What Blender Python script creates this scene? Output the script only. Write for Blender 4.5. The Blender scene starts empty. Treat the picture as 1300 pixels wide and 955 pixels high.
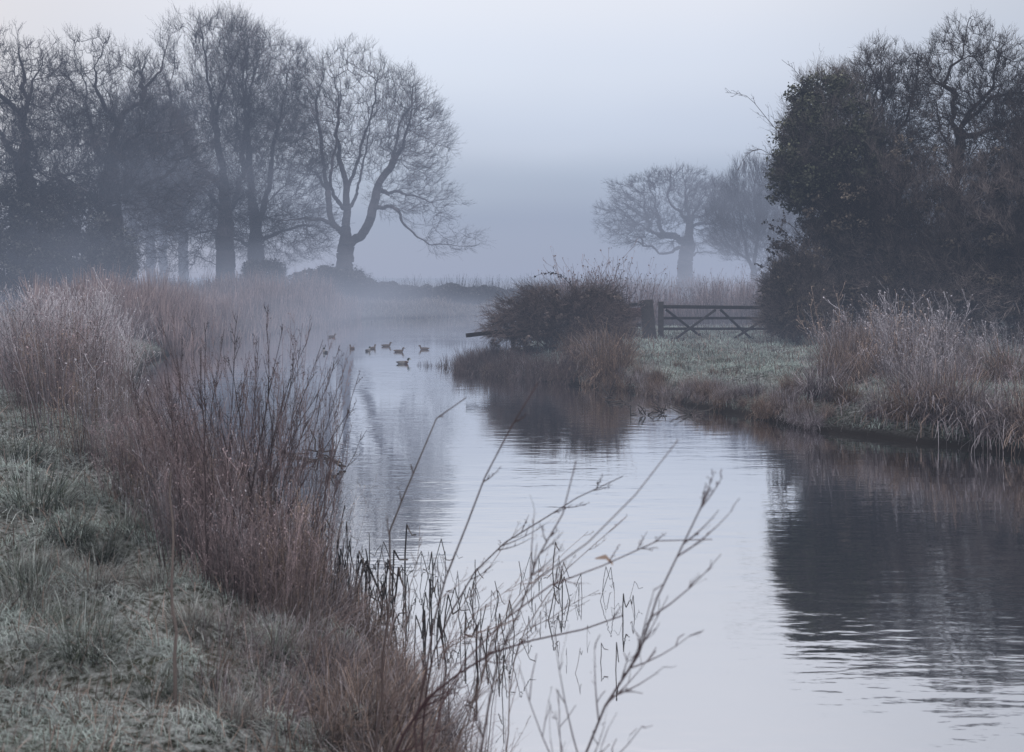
import bpy, math, random
import numpy as np
from math import pi, sin, cos, radians

rs = np.random.RandomState(11)
sc = bpy.context.scene
COL = sc.collection
H = 2.3            # eye height above the water
F = 1300.0         # focal length in photo pixels
CX, HY = 650.0, 352.0

def at(px, py, Y):
    return np.array([(px - CX) / F * Y, Y, H - (py - HY) / F * Y])

def onwater(px, py, z=0.0):
    Y = (H - z) * F / (py - HY)
    return np.array([(px - CX) / F * Y, Y, z])

# ------------------------------------------------------------------ objects
def tag(o, label=None, cat=None, group=None, kind=None):
    if label: o['label'] = label
    if cat: o['category'] = cat
    if group: o['group'] = group
    if kind: o['kind'] = kind
    return o

def empty(name, loc=(0, 0, 0), rz=0.0):
    o = bpy.data.objects.new(name, None)
    COL.objects.link(o)
    o.empty_display_size = 0.2
    o.location = loc
    o.rotation_euler = (0, 0, rz)
    return o

class MB:
    """collects vertex / quad arrays and links them as one mesh"""
    def __init__(self):
        self.v, self.f, self.c, self.n = [], [], [], 0
    def add(self, v, f, c):
        v = np.asarray(v, float).reshape(-1, 3)
        c = np.asarray(c, float)
        if c.ndim == 1:
            c = np.broadcast_to(c, (len(v), 3))
        self.v.append(v); self.c.append(c.reshape(-1, 3))
        self.f.append(np.asarray(f, np.int64).reshape(-1, 4) + self.n)
        self.n += len(v)
    def build(self, name, mat, parent=None, smooth=False, offset=None):
        v = np.concatenate(self.v); f = np.concatenate(self.f); c = np.concatenate(self.c)
        if offset is not None:
            v = v - np.asarray(offset)
        me = bpy.data.meshes.new(name)
        me.vertices.add(len(v)); me.vertices.foreach_set('co', v.astype(np.float32).ravel())
        me.loops.add(f.size); me.loops.foreach_set('vertex_index', f.astype(np.int32).ravel())
        me.polygons.add(len(f))
        me.polygons.foreach_set('loop_start', np.arange(0, f.size, 4, dtype=np.int32))
        me.update(calc_edges=True)
        at_ = me.color_attributes.new('Col', 'FLOAT_COLOR', 'POINT')
        cc = np.ones((len(v), 4), np.float32); cc[:, :3] = c
        at_.data.foreach_set('color', cc.ravel())
        if smooth:
            me.polygons.foreach_set('use_smooth', np.ones(len(f), bool))
        me.materials.append(mat)
        o = bpy.data.objects.new(name, me)
        COL.objects.link(o)
        if parent is not None:
            o.parent = parent
        return o

def norm(a):
    return a / np.maximum(np.linalg.norm(a, axis=-1, keepdims=True), 1e-9)

def tubes(mb, P, R, C, S=4):
    """P (M,K,3) paths, R (M,K) radii, C (3,), (M,3) or (M,K,3) colours"""
    P = np.asarray(P, float); M, K, _ = P.shape
    R = np.broadcast_to(np.asarray(R, float), (M, K))
    T = norm(np.gradient(P, axis=1))
    T0 = norm(P[:, -1] - P[:, 0] + 1e-6)
    ref = np.where(np.abs(T0[:, 2:3]) > 0.8, np.array([[1., 0.07, 0]]), np.array([[0.05, 0, 1.]]))
    A = norm(np.cross(T, ref[:, None, :])); B = np.cross(T, A)
    ang = np.arange(S) / S * 2 * pi
    V = P[:, :, None, :] + R[:, :, None, None] * (A[:, :, None, :] * np.cos(ang)[None, None, :, None] + B[:, :, None, :] * np.sin(ang)[None, None, :, None])
    m = np.arange(M)[:, None, None]; k = np.arange(K - 1)[None, :, None]; s = np.arange(S)[None, None, :]
    s2 = (s + 1) % S
    b = m * K * S
    Fc = np.stack([b + k * S + s, b + k * S + s2, b + (k + 1) * S + s2, b + (k + 1) * S + s], -1)
    C = np.asarray(C, float)
    if C.ndim == 1: C = C[None, None]
    elif C.ndim == 2: C = C[:, None]
    C = np.broadcast_to(C, (M, K, 3))
    mb.add(V, Fc, np.broadcast_to(C[:, :, None, :], V.shape))

def ribbons(mb, P, W, side, C):
    P = np.asarray(P, float); M, K, _ = P.shape
    W = np.broadcast_to(np.asarray(W, float), (M, K))
    side = np.asarray(side, float)
    if side.ndim == 2: side = side[:, None, :]
    V = np.stack([P - side * W[..., None] / 2, P + side * W[..., None] / 2], 2)
    m = np.arange(M)[:, None]; k = np.arange(K - 1)[None, :]
    b = m * K * 2 + k * 2
    Fc = np.stack([b, b + 1, b + 3, b + 2], -1)
    C = np.asarray(C, float)
    if C.ndim == 1: C = C[None, None]
    elif C.ndim == 2: C = C[:, None]
    C = np.broadcast_to(C, (M, K, 3))
    mb.add(V, Fc, np.broadcast_to(C[:, :, None, :], V.shape))

def rdir(r, n, up=0.0):
    d = r.normal(size=(n, 3)); d[:, 2] += up
    return norm(d)

def hermite(p0, t0, p1, t1, K):
    t = np.linspace(0, 1, K)[None, :, None]
    h0 = 2 * t**3 - 3 * t**2 + 1; h1 = t**3 - 2 * t**2 + t
    h2 = -2 * t**3 + 3 * t**2; h3 = t**3 - t**2
    return h0 * p0[:, None] + h1 * t0[:, None] + h2 * p1[:, None] + h3 * t1[:, None]

def box(mb, c, size, col, rot=None):
    sx, sy, sz = [s / 2 for s in size]
    bv = 0.12 * min(sx, sy, sz)
    v = []
    # bevelled box: outer cage of 24 points is overkill at this scale; chamfered long edges via 8-gon cross-section along the longest axis
    ax = int(np.argmax(size)); o1, o2 = [(1, 2), (0, 2), (0, 1)][ax]
    h = [sx, sy, sz]
    a, b = h[o1], h[o2]
    ring = [(-a + bv, -b), (a - bv, -b), (a, -b + bv), (a, b - bv), (a - bv, b), (-a + bv, b), (-a, b - bv), (-a, -b + bv)]
    vs = []
    for e in (-1, 1):
        for (p, q) in ring:
            x = [0, 0, 0]; x[ax] = e * h[ax]; x[o1] = p; x[o2] = q
            vs.append(x)
    vs = np.array(vs)
    f = [[i, (i + 1) % 8, 8 + (i + 1) % 8, 8 + i] for i in range(8)]
    for o_ in (0, 8):
        f += [[o_, o_ + 1, o_ + 2, o_ + 7], [o_ + 7, o_ + 2, o_ + 3, o_ + 6], [o_ + 6, o_ + 3, o_ + 4, o_ + 5]]
    if rot is not None:
        vs = vs @ np.asarray(rot).T
    mb.add(vs + np.asarray(c), f, col)

def beam(mb, p0, p1, w, d, col):
    """rectangular timber from p0 to p1, w across (in the gate's plane), d deep"""
    p0, p1 = np.asarray(p0, float), np.asarray(p1, float)
    L = np.linalg.norm(p1 - p0); x = (p1 - p0) / L
    y = np.array([0, 1., 0]) if abs(x[1]) < 0.9 else np.array([1., 0, 0])
    z = norm(np.cross(x, y)); y = np.cross(z, x)
    box(mb, (p0 + p1) / 2, (L, d, w), col, np.stack([x, y, z], 1))

# ------------------------------------------------------------------ noise
def _hash(ix, iy):
    n = (ix * 374761393 + iy * 668265263).astype(np.int64) & 0x7fffffff
    n = ((n ^ (n >> 13)) * 1274126177) & 0x7fffffff
    return ((n ^ (n >> 16)) & 0xffff) / 65535.0
def vnoise(x, y):
    x = np.asarray(x, float); y = np.asarray(y, float)
    ix = np.floor(x).astype(np.int64); iy = np.floor(y).astype(np.int64)
    fx = x - ix; fy = y - iy
    fx = fx * fx * (3 - 2 * fx); fy = fy * fy * (3 - 2 * fy)
    a = _hash(ix, iy); b = _hash(ix + 1, iy); c = _hash(ix, iy + 1); d = _hash(ix + 1, iy + 1)
    return (a * (1 - fx) + b * fx) * (1 - fy) + (c * (1 - fx) + d * fx) * fy
def fbm(x, y):
    return vnoise(x, y) * .55 + vnoise(x * 2.1 + 7, y * 2.1 + 3) * .3 + vnoise(x * 4.3 + 1, y * 4.3 + 9) * .15

# ------------------------------------------------------------------ river outline and ground height
pts = [(2.2, -25), (1.3, 0), (.5, 2.4), (0.0, 3.8)]
pts += [tuple(onwater(*p)[:2]) for p in [(560, 955), (512, 872), (452, 802), (402, 748), (355, 704), (312, 668), (280, 632), (222, 582), (188, 540),
                                         (172, 500), (182, 465), (240, 441), (320, 426), (400, 415), (432, 408), (475, 404.2), (560, 403), (650, 402.5)]]
pts += [(6, 58), (10, 55), (9, 48), (5, 42), (2.2, 37), (0.6, 32), (-0.6, 28.5)]
pts += [tuple(onwater(*p)[:2]) for p in [(594, 468), (625, 477), (672, 481), (730, 490), (800, 497), (850, 508), (900, 521), (960, 531), (1050, 549), (1150, 561), (1300, 579), (1460, 600)]]
pts += [(12, 11), (16, 8), (22, 0), (24, -25)]
RIV = np.array(pts)

def river_dist(x, y):
    """signed distance to the river: positive on land, negative in water"""
    x = np.asarray(x, float).ravel(); y = np.asarray(y, float).ravel()
    d2 = np.full(x.shape, 1e9); inside = np.zeros(x.shape, bool)
    n = len(RIV)
    for i in range(n):
        ax, ay = RIV[i]; bx, by = RIV[(i + 1) % n]
        ex, ey = bx - ax, by - ay
        t = np.clip(((x - ax) * ex + (y - ay) * ey) / (ex * ex + ey * ey), 0, 1)
        d2 = np.minimum(d2, (x - ax - t * ex)**2 + (y - ay - t * ey)**2)
        cr = ((ay > y) != (by > y))
        xi = ax + (y - ay) / (ey if abs(ey) > 1e-12 else 1e-12) * ex
        inside ^= cr & (x < xi)
    d = np.sqrt(d2)
    return np.where(inside, -d, d)

def height(x, y):
    x = np.asarray(x, float); y = np.asarray(y, float); sh = x.shape
    x = x.ravel(); y = y.ravel()
    d = river_dist(x, y)
    d = d + (fbm(x * 1.3, y * 1.3) - .5) * 0.35 * np.exp(-(np.maximum(d, 0) / 3)**2)
    left = x < -0.08 * y + 0.9
    hm = np.where(left, 0.60, 0.46)
    fall = np.where(left, np.where(y < 10, 1.25, 0.8), 0.9)
    land = hm * (1 - np.exp(-np.maximum(d, 0) / fall)) + np.minimum(np.maximum(d, 0), 1.5) * 0.02
    bumps = (fbm(x * 1.1 + 20, y * 1.1) - .45) * 0.22 + (vnoise(x * 3.1, y * 3.1) - .45) * 0.22 * np.clip(1.6 - y / 14, .35, 1)
    bumps *= np.clip(d / 0.8, 0, 1) * np.exp(-np.maximum(y - 30, 0) / 20)
    wat = -0.8 * (1 - np.exp(np.minimum(d, 0) / 0.7))
    # low spit of mud with reeds in front of the bramble
    z = np.where(d > 0, land + bumps + 0.02, wat + 0.02)
    z = z + np.clip((np.hypot(x, y) - 70) / 200, 0, 1) * 0.25
    return z.reshape(sh)

# ------------------------------------------------------------------ materials
def nodes(name):
    m = bpy.data.materials.new(name); m.use_nodes = True
    nt = m.node_tree; nt.nodes.clear()
    out = nt.nodes.new('ShaderNodeOutputMaterial')
    return m, nt, out

def plant_mat(name, rough=0.85, spec=0.15, scale=6.0, amount=0.5):
    m, nt, out = nodes(name)
    a = nt.nodes.new('ShaderNodeAttribute'); a.attribute_name = 'Col'
    tc = nt.nodes.new('ShaderNodeTexCoord')
    n = nt.nodes.new('ShaderNodeTexNoise'); n.inputs['Scale'].default_value = scale; n.inputs['Detail'].default_value = 3
    nt.links.new(tc.outputs['Object'], n.inputs['Vector'])
    mr = nt.nodes.new('ShaderNodeMapRange'); mr.inputs['From Min'].default_value = .3; mr.inputs['From Max'].default_value = .7
    mr.inputs['To Min'].default_value = 1 - amount; mr.inputs['To Max'].default_value = 1 + amount
    nt.links.new(n.outputs['Fac'], mr.inputs['Value'])
    mx = nt.nodes.new('ShaderNodeMix'); mx.data_type = 'RGBA'; mx.blend_type = 'MULTIPLY'; mx.inputs['Factor'].default_value = 1
    nt.links.new(a.outputs['Color'], mx.inputs['A']); nt.links.new(mr.outputs['Result'], mx.inputs['B'])
    b = nt.nodes.new('ShaderNodeBsdfPrincipled'); b.inputs['Roughness'].default_value = rough
    b.inputs['Specular IOR Level'].default_value = spec
    nt.links.new(mx.outputs['Result'], b.inputs['Base Color']); nt.links.new(b.outputs['BSDF'], out.inputs['Surface'])
    return m

M_BARK = plant_mat('bark', 0.9, 0.1, 3.0, 0.35)
M_TWIG = plant_mat('twig_bark', 0.9, 0.1, 1.2, 0.3)
M_LEAF = plant_mat('ivy_leaf', 0.55, 0.3, 1.5, 0.55)
M_GRASS = plant_mat('frosted_grass', 0.8, 0.2, 1.3, 0.35)
M_REED = plant_mat('dead_reed', 0.85, 0.15, 2.0, 0.3)
M_WET = plant_mat('wet_reed', 0.4, 0.4, 8.0, 0.4)
M_WOOD = plant_mat('weathered_wood', 0.8, 0.2, 9.0, 0.45)
M_DUCK = plant_mat('duck_feathers', 0.7, 0.2, 30.0, 0.25)

def ground_mat():
    m, nt, out = nodes('frosted_ground')
    N, L = nt.nodes.new, nt.links.new
    geo = N('ShaderNodeNewGeometry')
    n1 = N('ShaderNodeTexNoise'); n1.inputs['Scale'].default_value = 1.1; n1.inputs['Detail'].default_value = 6; n1.inputs['Roughness'].default_value = .65
    n2 = N('ShaderNodeTexNoise'); n2.inputs['Scale'].default_value = 22; n2.inputs['Detail'].default_value = 6; n2.inputs['Roughness'].default_value = .7
    for n in (n1, n2): L(geo.outputs['Position'], n.inputs['Vector'])
    r1 = N('ShaderNodeValToRGB'); e = r1.color_ramp.elements
    e[0].position = .35; e[0].color = (.016, .016, .011, 1); e[1].position = .7; e[1].color = (.07, .075, .05, 1)
    L(n1.outputs['Fac'], r1.inputs['Fac'])
    r2 = N('ShaderNodeValToRGB'); e = r2.color_ramp.elements
    e[0].position = .42; e[0].color = (0, 0, 0, 1); e[1].position = .64; e[1].color = (.8, .8, .8, 1)
    L(n2.outputs['Fac'], r2.inputs['Fac'])
    mx = N('ShaderNodeMix'); mx.data_type = 'RGBA'
    L(r2.outputs['Color'], mx.inputs['Factor']); L(r1.outputs['Color'], mx.inputs['A']); mx.inputs['B'].default_value = (.42, .45, .44, 1)
    # wet dark mud at the water line
    sp = N('ShaderNodeSeparateXYZ'); L(geo.outputs['Position'], sp.inputs['Vector'])
    mr = N('ShaderNodeMapRange'); mr.inputs['From Min'].default_value = .05; mr.inputs['From Max'].default_value = .3
    L(sp.outputs['Z'], mr.inputs['Value'])
    m2 = N('ShaderNodeMix'); m2.data_type = 'RGBA'; m2.inputs['A'].default_value = (.018, .015, .012, 1)
    L(mr.outputs['Result'], m2.inputs['Factor']); L(mx.outputs['Result'], m2.inputs['B'])
    b = N('ShaderNodeBsdfPrincipled'); b.inputs['Roughness'].default_value = .9; b.inputs['Specular IOR Level'].default_value = .15
    L(m2.outputs['Result'], b.inputs['Base Color'])
    bp = N('ShaderNodeBump'); bp.inputs['Strength'].default_value = .8; bp.inputs['Distance'].default_value = .03
    L(n2.outputs['Fac'], bp.inputs['Height']); L(bp.outputs['Normal'], b.inputs['Normal'])
    L(b.outputs['BSDF'], out.inputs['Surface'])
    return m

def water_mat():
    m, nt, out = nodes('still_water')
    N, L = nt.nodes.new, nt.links.new
    geo = N('ShaderNodeNewGeometry')
    def layer(sx, sy, rot, detail, w):
        mp = N('ShaderNodeMapping'); mp.inputs['Scale'].default_value = (sx, sy, 1); mp.inputs['Rotation'].default_value = (0, 0, rot)
        L(geo.outputs['Position'], mp.inputs['Vector'])
        n = N('ShaderNodeTexNoise'); n.inputs['Scale'].default_value = 1; n.inputs['Detail'].default_value = detail; n.inputs['Roughness'].default_value = .5
        L(mp.outputs['Vector'], n.inputs['Vector'])
        mu = N('ShaderNodeMath'); mu.operation = 'MULTIPLY'; mu.inputs[1].default_value = w; L(n.outputs['Fac'], mu.inputs[0])
        return mu
    a = layer(1.1, 4.2, .12, 2, .75); b_ = layer(4.0, 13.0, -.08, 2, .30); c = layer(.3, .9, .3, 1, .55)
    s1 = N('ShaderNodeMath'); L(a.outputs[0], s1.inputs[0]); L(b_.outputs[0], s1.inputs[1])
    s2 = N('ShaderNodeMath'); L(s1.outputs[0], s2.inputs[0]); L(c.outputs[0], s2.inputs[1])
    # calm and rippled patches
    pn = N('ShaderNodeTexNoise'); pn.inputs['Scale'].default_value = .16; pn.inputs['Detail'].default_value = 2
    L(geo.outputs['Position'], pn.inputs['Vector'])
    pr = N('ShaderNodeMapRange'); pr.inputs['From Min'].default_value = .4; pr.inputs['From Max'].default_value = .62
    pr.inputs['To Min'].default_value = .25; pr.inputs['To Max'].default_value = 1.0
    L(pn.outputs['Fac'], pr.inputs['Value'])
    bp = N('ShaderNodeBump'); bp.inputs['Distance'].default_value = .0085
    L(pr.outputs['Result'], bp.inputs['Strength']); L(s2.outputs[0], bp.inputs['Height'])
    gl = N('ShaderNodeBsdfGlossy'); gl.inputs['Roughness'].default_value = .03; gl.inputs['Color'].default_value = (.98, .98, .99, 1)
    L(bp.outputs['Normal'], gl.inputs['Normal'])
    df = N('ShaderNodeBsdfDiffuse'); df.inputs['Color'].default_value = (.03, .032, .034, 1)
    fr = N('ShaderNodeFresnel'); fr.inputs['IOR'].default_value = 1.5; L(bp.outputs['Normal'], fr.inputs['Normal'])
    mr = N('ShaderNodeMapRange'); mr.inputs['From Min'].default_value = .04; mr.inputs['From Max'].default_value = .5
    mr.inputs['To Min'].default_value = .70; mr.inputs['To Max'].default_value = .97
    L(fr.outputs['Fac'], mr.inputs['Value'])
    mx = N('ShaderNodeMixShader'); L(mr.outputs['Result'], mx.inputs['Fac']); L(df.outputs[0], mx.inputs[1]); L(gl.outputs[0], mx.inputs[2])
    L(mx.outputs[0], out.inputs['Surface'])
    return m

FOG = (0.293, 0.357, 0.500)
def haze_mat(density):
    m, nt, out = nodes('haze')
    N, L = nt.nodes.new, nt.links.new
    ab = N('ShaderNodeVolumeAbsorption'); ab.inputs['Color'].default_value = (0, 0, 0, 1); ab.inputs['Density'].default_value = density
    em = N('ShaderNodeEmission'); em.inputs['Color'].default_value = (*FOG, 1); em.inputs['Strength'].default_value = density  # the haze glows by itself, standing in for scattered skylight
    ad = N('ShaderNodeAddShader'); L(ab.outputs[0], ad.inputs[0]); L(em.outputs[0], ad.inputs[1])
    L(ad.outputs[0], out.inputs['Volume'])
    return m

def mist_mat():
    m, nt, out = nodes('ground_mist')
    N, L = nt.nodes.new, nt.links.new
    geo = N('ShaderNodeNewGeometry')
    sp = N('ShaderNodeSeparateXYZ'); L(geo.outputs['Position'], sp.inputs['Vector'])
    mp = N('ShaderNodeMapping'); mp.inputs['Scale'].default_value = (.12, .06, .3); L(geo.outputs['Position'], mp.inputs['Vector'])
    n = N('ShaderNodeTexNoise'); n.inputs['Scale'].default_value = 1; n.inputs['Detail'].default_value = 2; L(mp.outputs['Vector'], n.inputs['Vector'])
    r = N('ShaderNodeMapRange'); r.inputs['From Min'].default_value = .38; r.inputs['From Max'].default_value = .64
    r.inputs['To Min'].default_value = .1; r.inputs['To Max'].default_value = 1.9; L(n.outputs['Fac'], r.inputs['Value'])
    zf = N('ShaderNodeMath'); zf.operation = 'MULTIPLY'; zf.inputs[1].default_value = -1 / 1.3; L(sp.outputs['Z'], zf.inputs[0])
    ex = N('ShaderNodeMath'); ex.operation = 'EXPONENT'; L(zf.outputs[0], ex.inputs[0])
    yf = N('ShaderNodeMapRange'); yf.inputs['From Min'].default_value = 14; yf.inputs['From Max'].default_value = 42
    yf.inputs['To Min'].default_value = .0; yf.inputs['To Max'].default_value = .034; L(sp.outputs['Y'], yf.inputs['Value'])
    m1 = N('ShaderNodeMath'); m1.operation = 'MULTIPLY'; L(r.outputs[0], m1.inputs[0]); L(ex.outputs[0], m1.inputs[1])
    m3 = N('ShaderNodeMath'); m3.operation = 'MULTIPLY'; L(m1.outputs[0], m3.inputs[0]); L(yf.outputs[0], m3.inputs[1])
    # deeper bank of mist standing among the far trees
    z2 = N('ShaderNodeMapRange'); z2.interpolation_type = 'SMOOTHSTEP'; z2.inputs['From Min'].default_value = 1; z2.inputs['From Max'].default_value = 17; z2.inputs['To Min'].default_value = 1; z2.inputs['To Max'].default_value = 0; L(sp.outputs['Z'], z2.inputs['Value'])
    y2 = N('ShaderNodeMapRange'); y2.inputs['From Min'].default_value = 34; y2.inputs['From Max'].default_value = 62; y2.inputs['To Min'].default_value = 0; y2.inputs['To Max'].default_value = .0115; L(sp.outputs['Y'], y2.inputs['Value'])
    mb1 = N('ShaderNodeMath'); mb1.operation = 'MULTIPLY'; L(z2.outputs[0], mb1.inputs[0]); L(y2.outputs[0], mb1.inputs[1])
    mb2 = N('ShaderNodeMath'); mb2.operation = 'MULTIPLY'; L(mb1.outputs[0], mb2.inputs[0]); L(r.outputs[0], mb2.inputs[1])
    m2 = N('ShaderNodeMath'); m2.operation = 'ADD'; L(m3.outputs[0], m2.inputs[0]); L(mb2.outputs[0], m2.inputs[1])
    ab = N('ShaderNodeVolumeAbsorption'); ab.inputs['Color'].default_value = (0, 0, 0, 1); L(m2.outputs[0], ab.inputs['Density'])
    em = N('ShaderNodeEmission'); em.inputs['Color'].default_value = (.385, .425, .55, 1); L(m2.outputs[0], em.inputs['Strength'])  # own glow replaces the daylight that mist would scatter
    ad = N('ShaderNodeAddShader'); L(ab.outputs[0], ad.inputs[0]); L(em.outputs[0], ad.inputs[1])
    L(ad.outputs[0], out.inputs['Volume'])
    return m

# ------------------------------------------------------------------ setting
def grid_axis(lo, hi, d0, d1, step, growth=1.22):
    a = list(np.arange(d0, d1, step)); s = step; x = a[-1]
    while x < hi: s *= growth; x += s; a.append(x)
    s = step; x = a[0]; b = []
    while x > lo: s *= growth; x -= s; b.append(x)
    return np.array(b[::-1] + a)

gx = grid_axis(-900, 900, -13, 15, .16); gy = grid_axis(-300, 1500, 1.5, 36, .17, 1.12)
GX, GY = np.meshgrid(gx, gy)
GZ = height(GX, GY)
mb = MB()
ny, nx = GX.shape
idx = np.arange(nx * ny).reshape(ny, nx)
fc = np.stack([idx[:-1, :-1], idx[:-1, 1:], idx[1:, 1:], idx[1:, :-1]], -1)
mb.add(np.stack([GX, GY, GZ], -1), fc, (.1, .1, .1))
ground = mb.build('ground', ground_mat(), smooth=True); tag(ground, kind='structure')

mb = MB(); mb.add([(-60, -30, 0), (60, -30, 0), (60, 90, 0), (-60, 90, 0)], [[0, 1, 2, 3]], (.1, .1, .1))
water = mb.build('water', water_mat()); tag(water, kind='structure')

def vol_box(name, mat, lo, hi):
    mb = MB()
    (x0, y0, z0), (x1, y1, z1) = lo, hi
    v = [(x0, y0, z0), (x1, y0, z0), (x1, y1, z0), (x0, y1, z0), (x0, y0, z1), (x1, y0, z1), (x1, y1, z1), (x0, y1, z1)]
    f = [[0, 3, 2, 1], [4, 5, 6, 7], [0, 1, 5, 4], [1, 2, 6, 5], [2, 3, 7, 6], [3, 0, 4, 7]]
    mb.add(v, f, (1, 1, 1))
    o = mb.build(name, mat); tag(o, kind='structure'); return o
import os
vol_box('haze', haze_mat(.0036), (-420, -60, -2), (420, 420, 26))
mist = vol_box('mist', mist_mat(), (-70, -8, -1.0), (70, 100, 18))

# ------------------------------------------------------------------ trees
DARK = np.array([.058, .050, .052])
def lobes(u, k):
    d = norm(u)
    return (.74 + .52 * fbm(d[:, 0] * 2.3 + d[:, 1] * 1.1 + k * 3.7 + 10, d[:, 2] * 2.3 - d[:, 1] + 10))[:, None]

def tree(name, label, cat, limbs, env, Y, n_pts, r_trunk, seed, twigs=5, twig_len=.7, twig_w=.012, up=.25, droop=0.0, bark=DARK,
         twig_col=None, group=None, leaf=None, kink=.10, parts=('trunk', 'crown'), penal=.7, thick=.05, shell=3.6):
    """limbs: pixel paths [(px,py,dy)...]; env: ellipsoids (cx,cy,rx,ry,depth m, dy) in photo pixels at distance Y"""
    r = np.random.RandomState(seed)
    s = Y / F
    b0 = at(limbs[0][0][0], limbs[0][0][1], Y)
    zb = float(height(np.array([b0[0]]), np.array([Y]))[0])
    pos, par, dr, flo = [], [], [], []
    for li, lp in enumerate(limbs):
        P = np.array([at(p[0], p[1], Y) + np.array([0, p[2] if len(p) > 2 else 0.0, 0]) for p in lp])
        if li == 0: P[0, 2] = zb - 0.1
        # resample with a smooth curve
        seg = np.linalg.norm(np.diff(P, axis=0), axis=1); cum = np.r_[0, np.cumsum(seg)]
        n = max(2, int(cum[-1] / .55) + 1); tt = np.linspace(0, cum[-1], n)
        tg = np.gradient(P, cum, axis=0)
        Q = []
        for t in tt:
            i = min(len(seg) - 1, int(np.searchsorted(cum, t, side='right') - 1)); h = seg[i]
            Q.append(hermite(P[i:i+1], tg[i:i+1] * h, P[i+1:i+2], tg[i+1:i+2] * h, 2 + 15)[0][int(round((t - cum[i]) / h * 16))])
        Q = np.array(Q)
        Q[1:] += r.normal(size=Q[1:].shape) * kink * .5
        if li == 0: prev = -1; st = 0
        else:
            A = np.array(pos); prev = int(np.argmin(np.linalg.norm(A - Q[0], axis=1))); st = 1
        for j in range(st, len(Q)):
            d = Q[j] - (pos[prev] if prev >= 0 else Q[j] - np.array([0, 0, 1.]))
            tf = 1 - j / (len(Q) - 1); flo.append((1.0 if li == 0 else .34) * tf ** 1.15); pos.append(Q[j]); par.append(prev); dr.append(d / max(np.linalg.norm(d), 1e-6)); prev = len(pos) - 1
    nsk = len(pos)
    vol = np.array([e[2] * e[3] * e[4] for e in env], float); vol = vol / vol.sum()
    ei = r.choice(len(env), n_pts, p=vol)
    u = norm(r.normal(size=(n_pts, 3))) * (r.uniform(size=(n_pts, 1)) ** (1 / shell))
    u *= lobes(u, seed)
    E = np.array([[e[0], e[1], e[2], e[3], e[4], (e[5] if len(e) > 5 else 0)] for e in env], float)[ei]
    tgt = np.stack([(E[:, 0] - CX) * s + u[:, 0] * E[:, 2] * s, Y + E[:, 5] + u[:, 1] * E[:, 4], H - (E[:, 1] - HY) * s + u[:, 2] * E[:, 3] * s], 1)
    tgt = tgt[tgt[:, 2] > zb + .3]
    A0 = np.array(pos)
    dmin = np.min(np.linalg.norm(tgt[:, None] - A0[None], axis=2), axis=1)
    tgt = tgt[np.argsort(dmin)]
    NP = nsk + len(tgt)
    PX = np.zeros((NP, 3)); DX = np.zeros((NP, 3)); PX[:nsk] = A0; DX[:nsk] = np.array(dr)
    PA = np.zeros(NP, int); PA[:nsk] = par
    lo = max(1, int(nsk * .03))
    base_ok = np.ones(NP, bool)
    base_ok[:nsk] = PX[:nsk, 2] > zb + .12 * (PX[:nsk, 2].max() - zb)
    n = nsk; cen0 = np.average(tgt, axis=0) - np.array([0, 0, .25 * np.ptp(tgt[:, 2])])
    for p in tgt:
        v = p - PX[:n]; d = np.sqrt((v * v).sum(1)) + 1e-6
        c = (v * DX[:n]).sum(1) / d
        cost = d * (1 + penal * (1 - c)) + np.where(base_ok[:n], 0, 50)
        q = int(np.argmin(cost))
        dd = v[q] / d[q]
        PX[n] = p; PA[n] = q; nd = dd * .8 + DX[q] * .1 + norm(p - cen0) * .35 + np.array([0, 0, -droop * .3 + up * .15]); DX[n] = nd / np.linalg.norm(nd); n += 1
    # pipe-model radii
    leaves = np.ones(n); has = np.zeros(n, bool); has[PA[1:]] = True
    nl = int((~has).sum()); r0 = twig_w * .55
    p_exp = math.log(max(nl, 2)) / math.log(r_trunk / r0)
    acc = np.where(has, 0.0, r0 ** p_exp)
    for i in range(n - 1, 0, -1):
        pass
    order = np.arange(n)
    # children always come after their parents
    for i in range(n - 1, 0, -1):
        acc[PA[i]] += acc[i]
    RR = acc ** (1 / p_exp)
    RR = np.where(RR > r0 * 2, r0 * 2 + (r_trunk - r0 * 2) * (np.clip((RR - r0 * 2) / (r_trunk - r0 * 2), 0, 1)) ** 1.22, RR)
    RR[:nsk] = np.maximum(RR[:nsk], np.minimum(np.array(flo) * r_trunk * .8, r_trunk * .8))
    ch = np.arange(1, n); pa = PA[1:n]
    L = np.linalg.norm(PX[ch] - PX[pa], axis=1)
    e = norm(PX[ch] - PX[pa])
    t0 = norm(DX[pa] * .6 + e * .6) * L[:, None]; t1 = norm(DX[ch] * .7 + e * .5) * L[:, None]
    K = 4
    C = hermite(PX[pa], t0, PX[ch], t1, K)
    jit = r.normal(size=C.shape) * kink * np.minimum(L, 1)[:, None, None] * .45; jit[:, 0] = 0; jit[:, -1] = 0
    issk = ch < nsk
    jit[issk] *= .55
    C = C + jit
    Rp = np.minimum(RR[pa], RR[ch] * 1.25 + .004); main = np.zeros(n, int); best = np.zeros(n)
    for c_ in range(1, n):
        if RR[c_] > best[PA[c_]]: best[PA[c_]] = RR[c_]; main[PA[c_]] = c_
    Rp = np.where(issk, np.where(main[pa] == ch, RR[pa], np.minimum(RR[pa], RR[ch] * 1.5 + .01)), Rp)
    Rad = Rp[:, None] + (RR[ch] - Rp)[:, None] * np.linspace(0, 1, K)[None]
    Rad = Rad * (1 + (np.where(Rp > .22, .025, .08) * (Rp > thick))[:, None] * r.normal(size=Rad.shape))
    Rad[:, 0] = Rp
    # root flare
    fl = 1 + .55 * np.exp(-np.maximum(C[:, :, 2] - zb, 0) / (r_trunk * 1.4))
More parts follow.
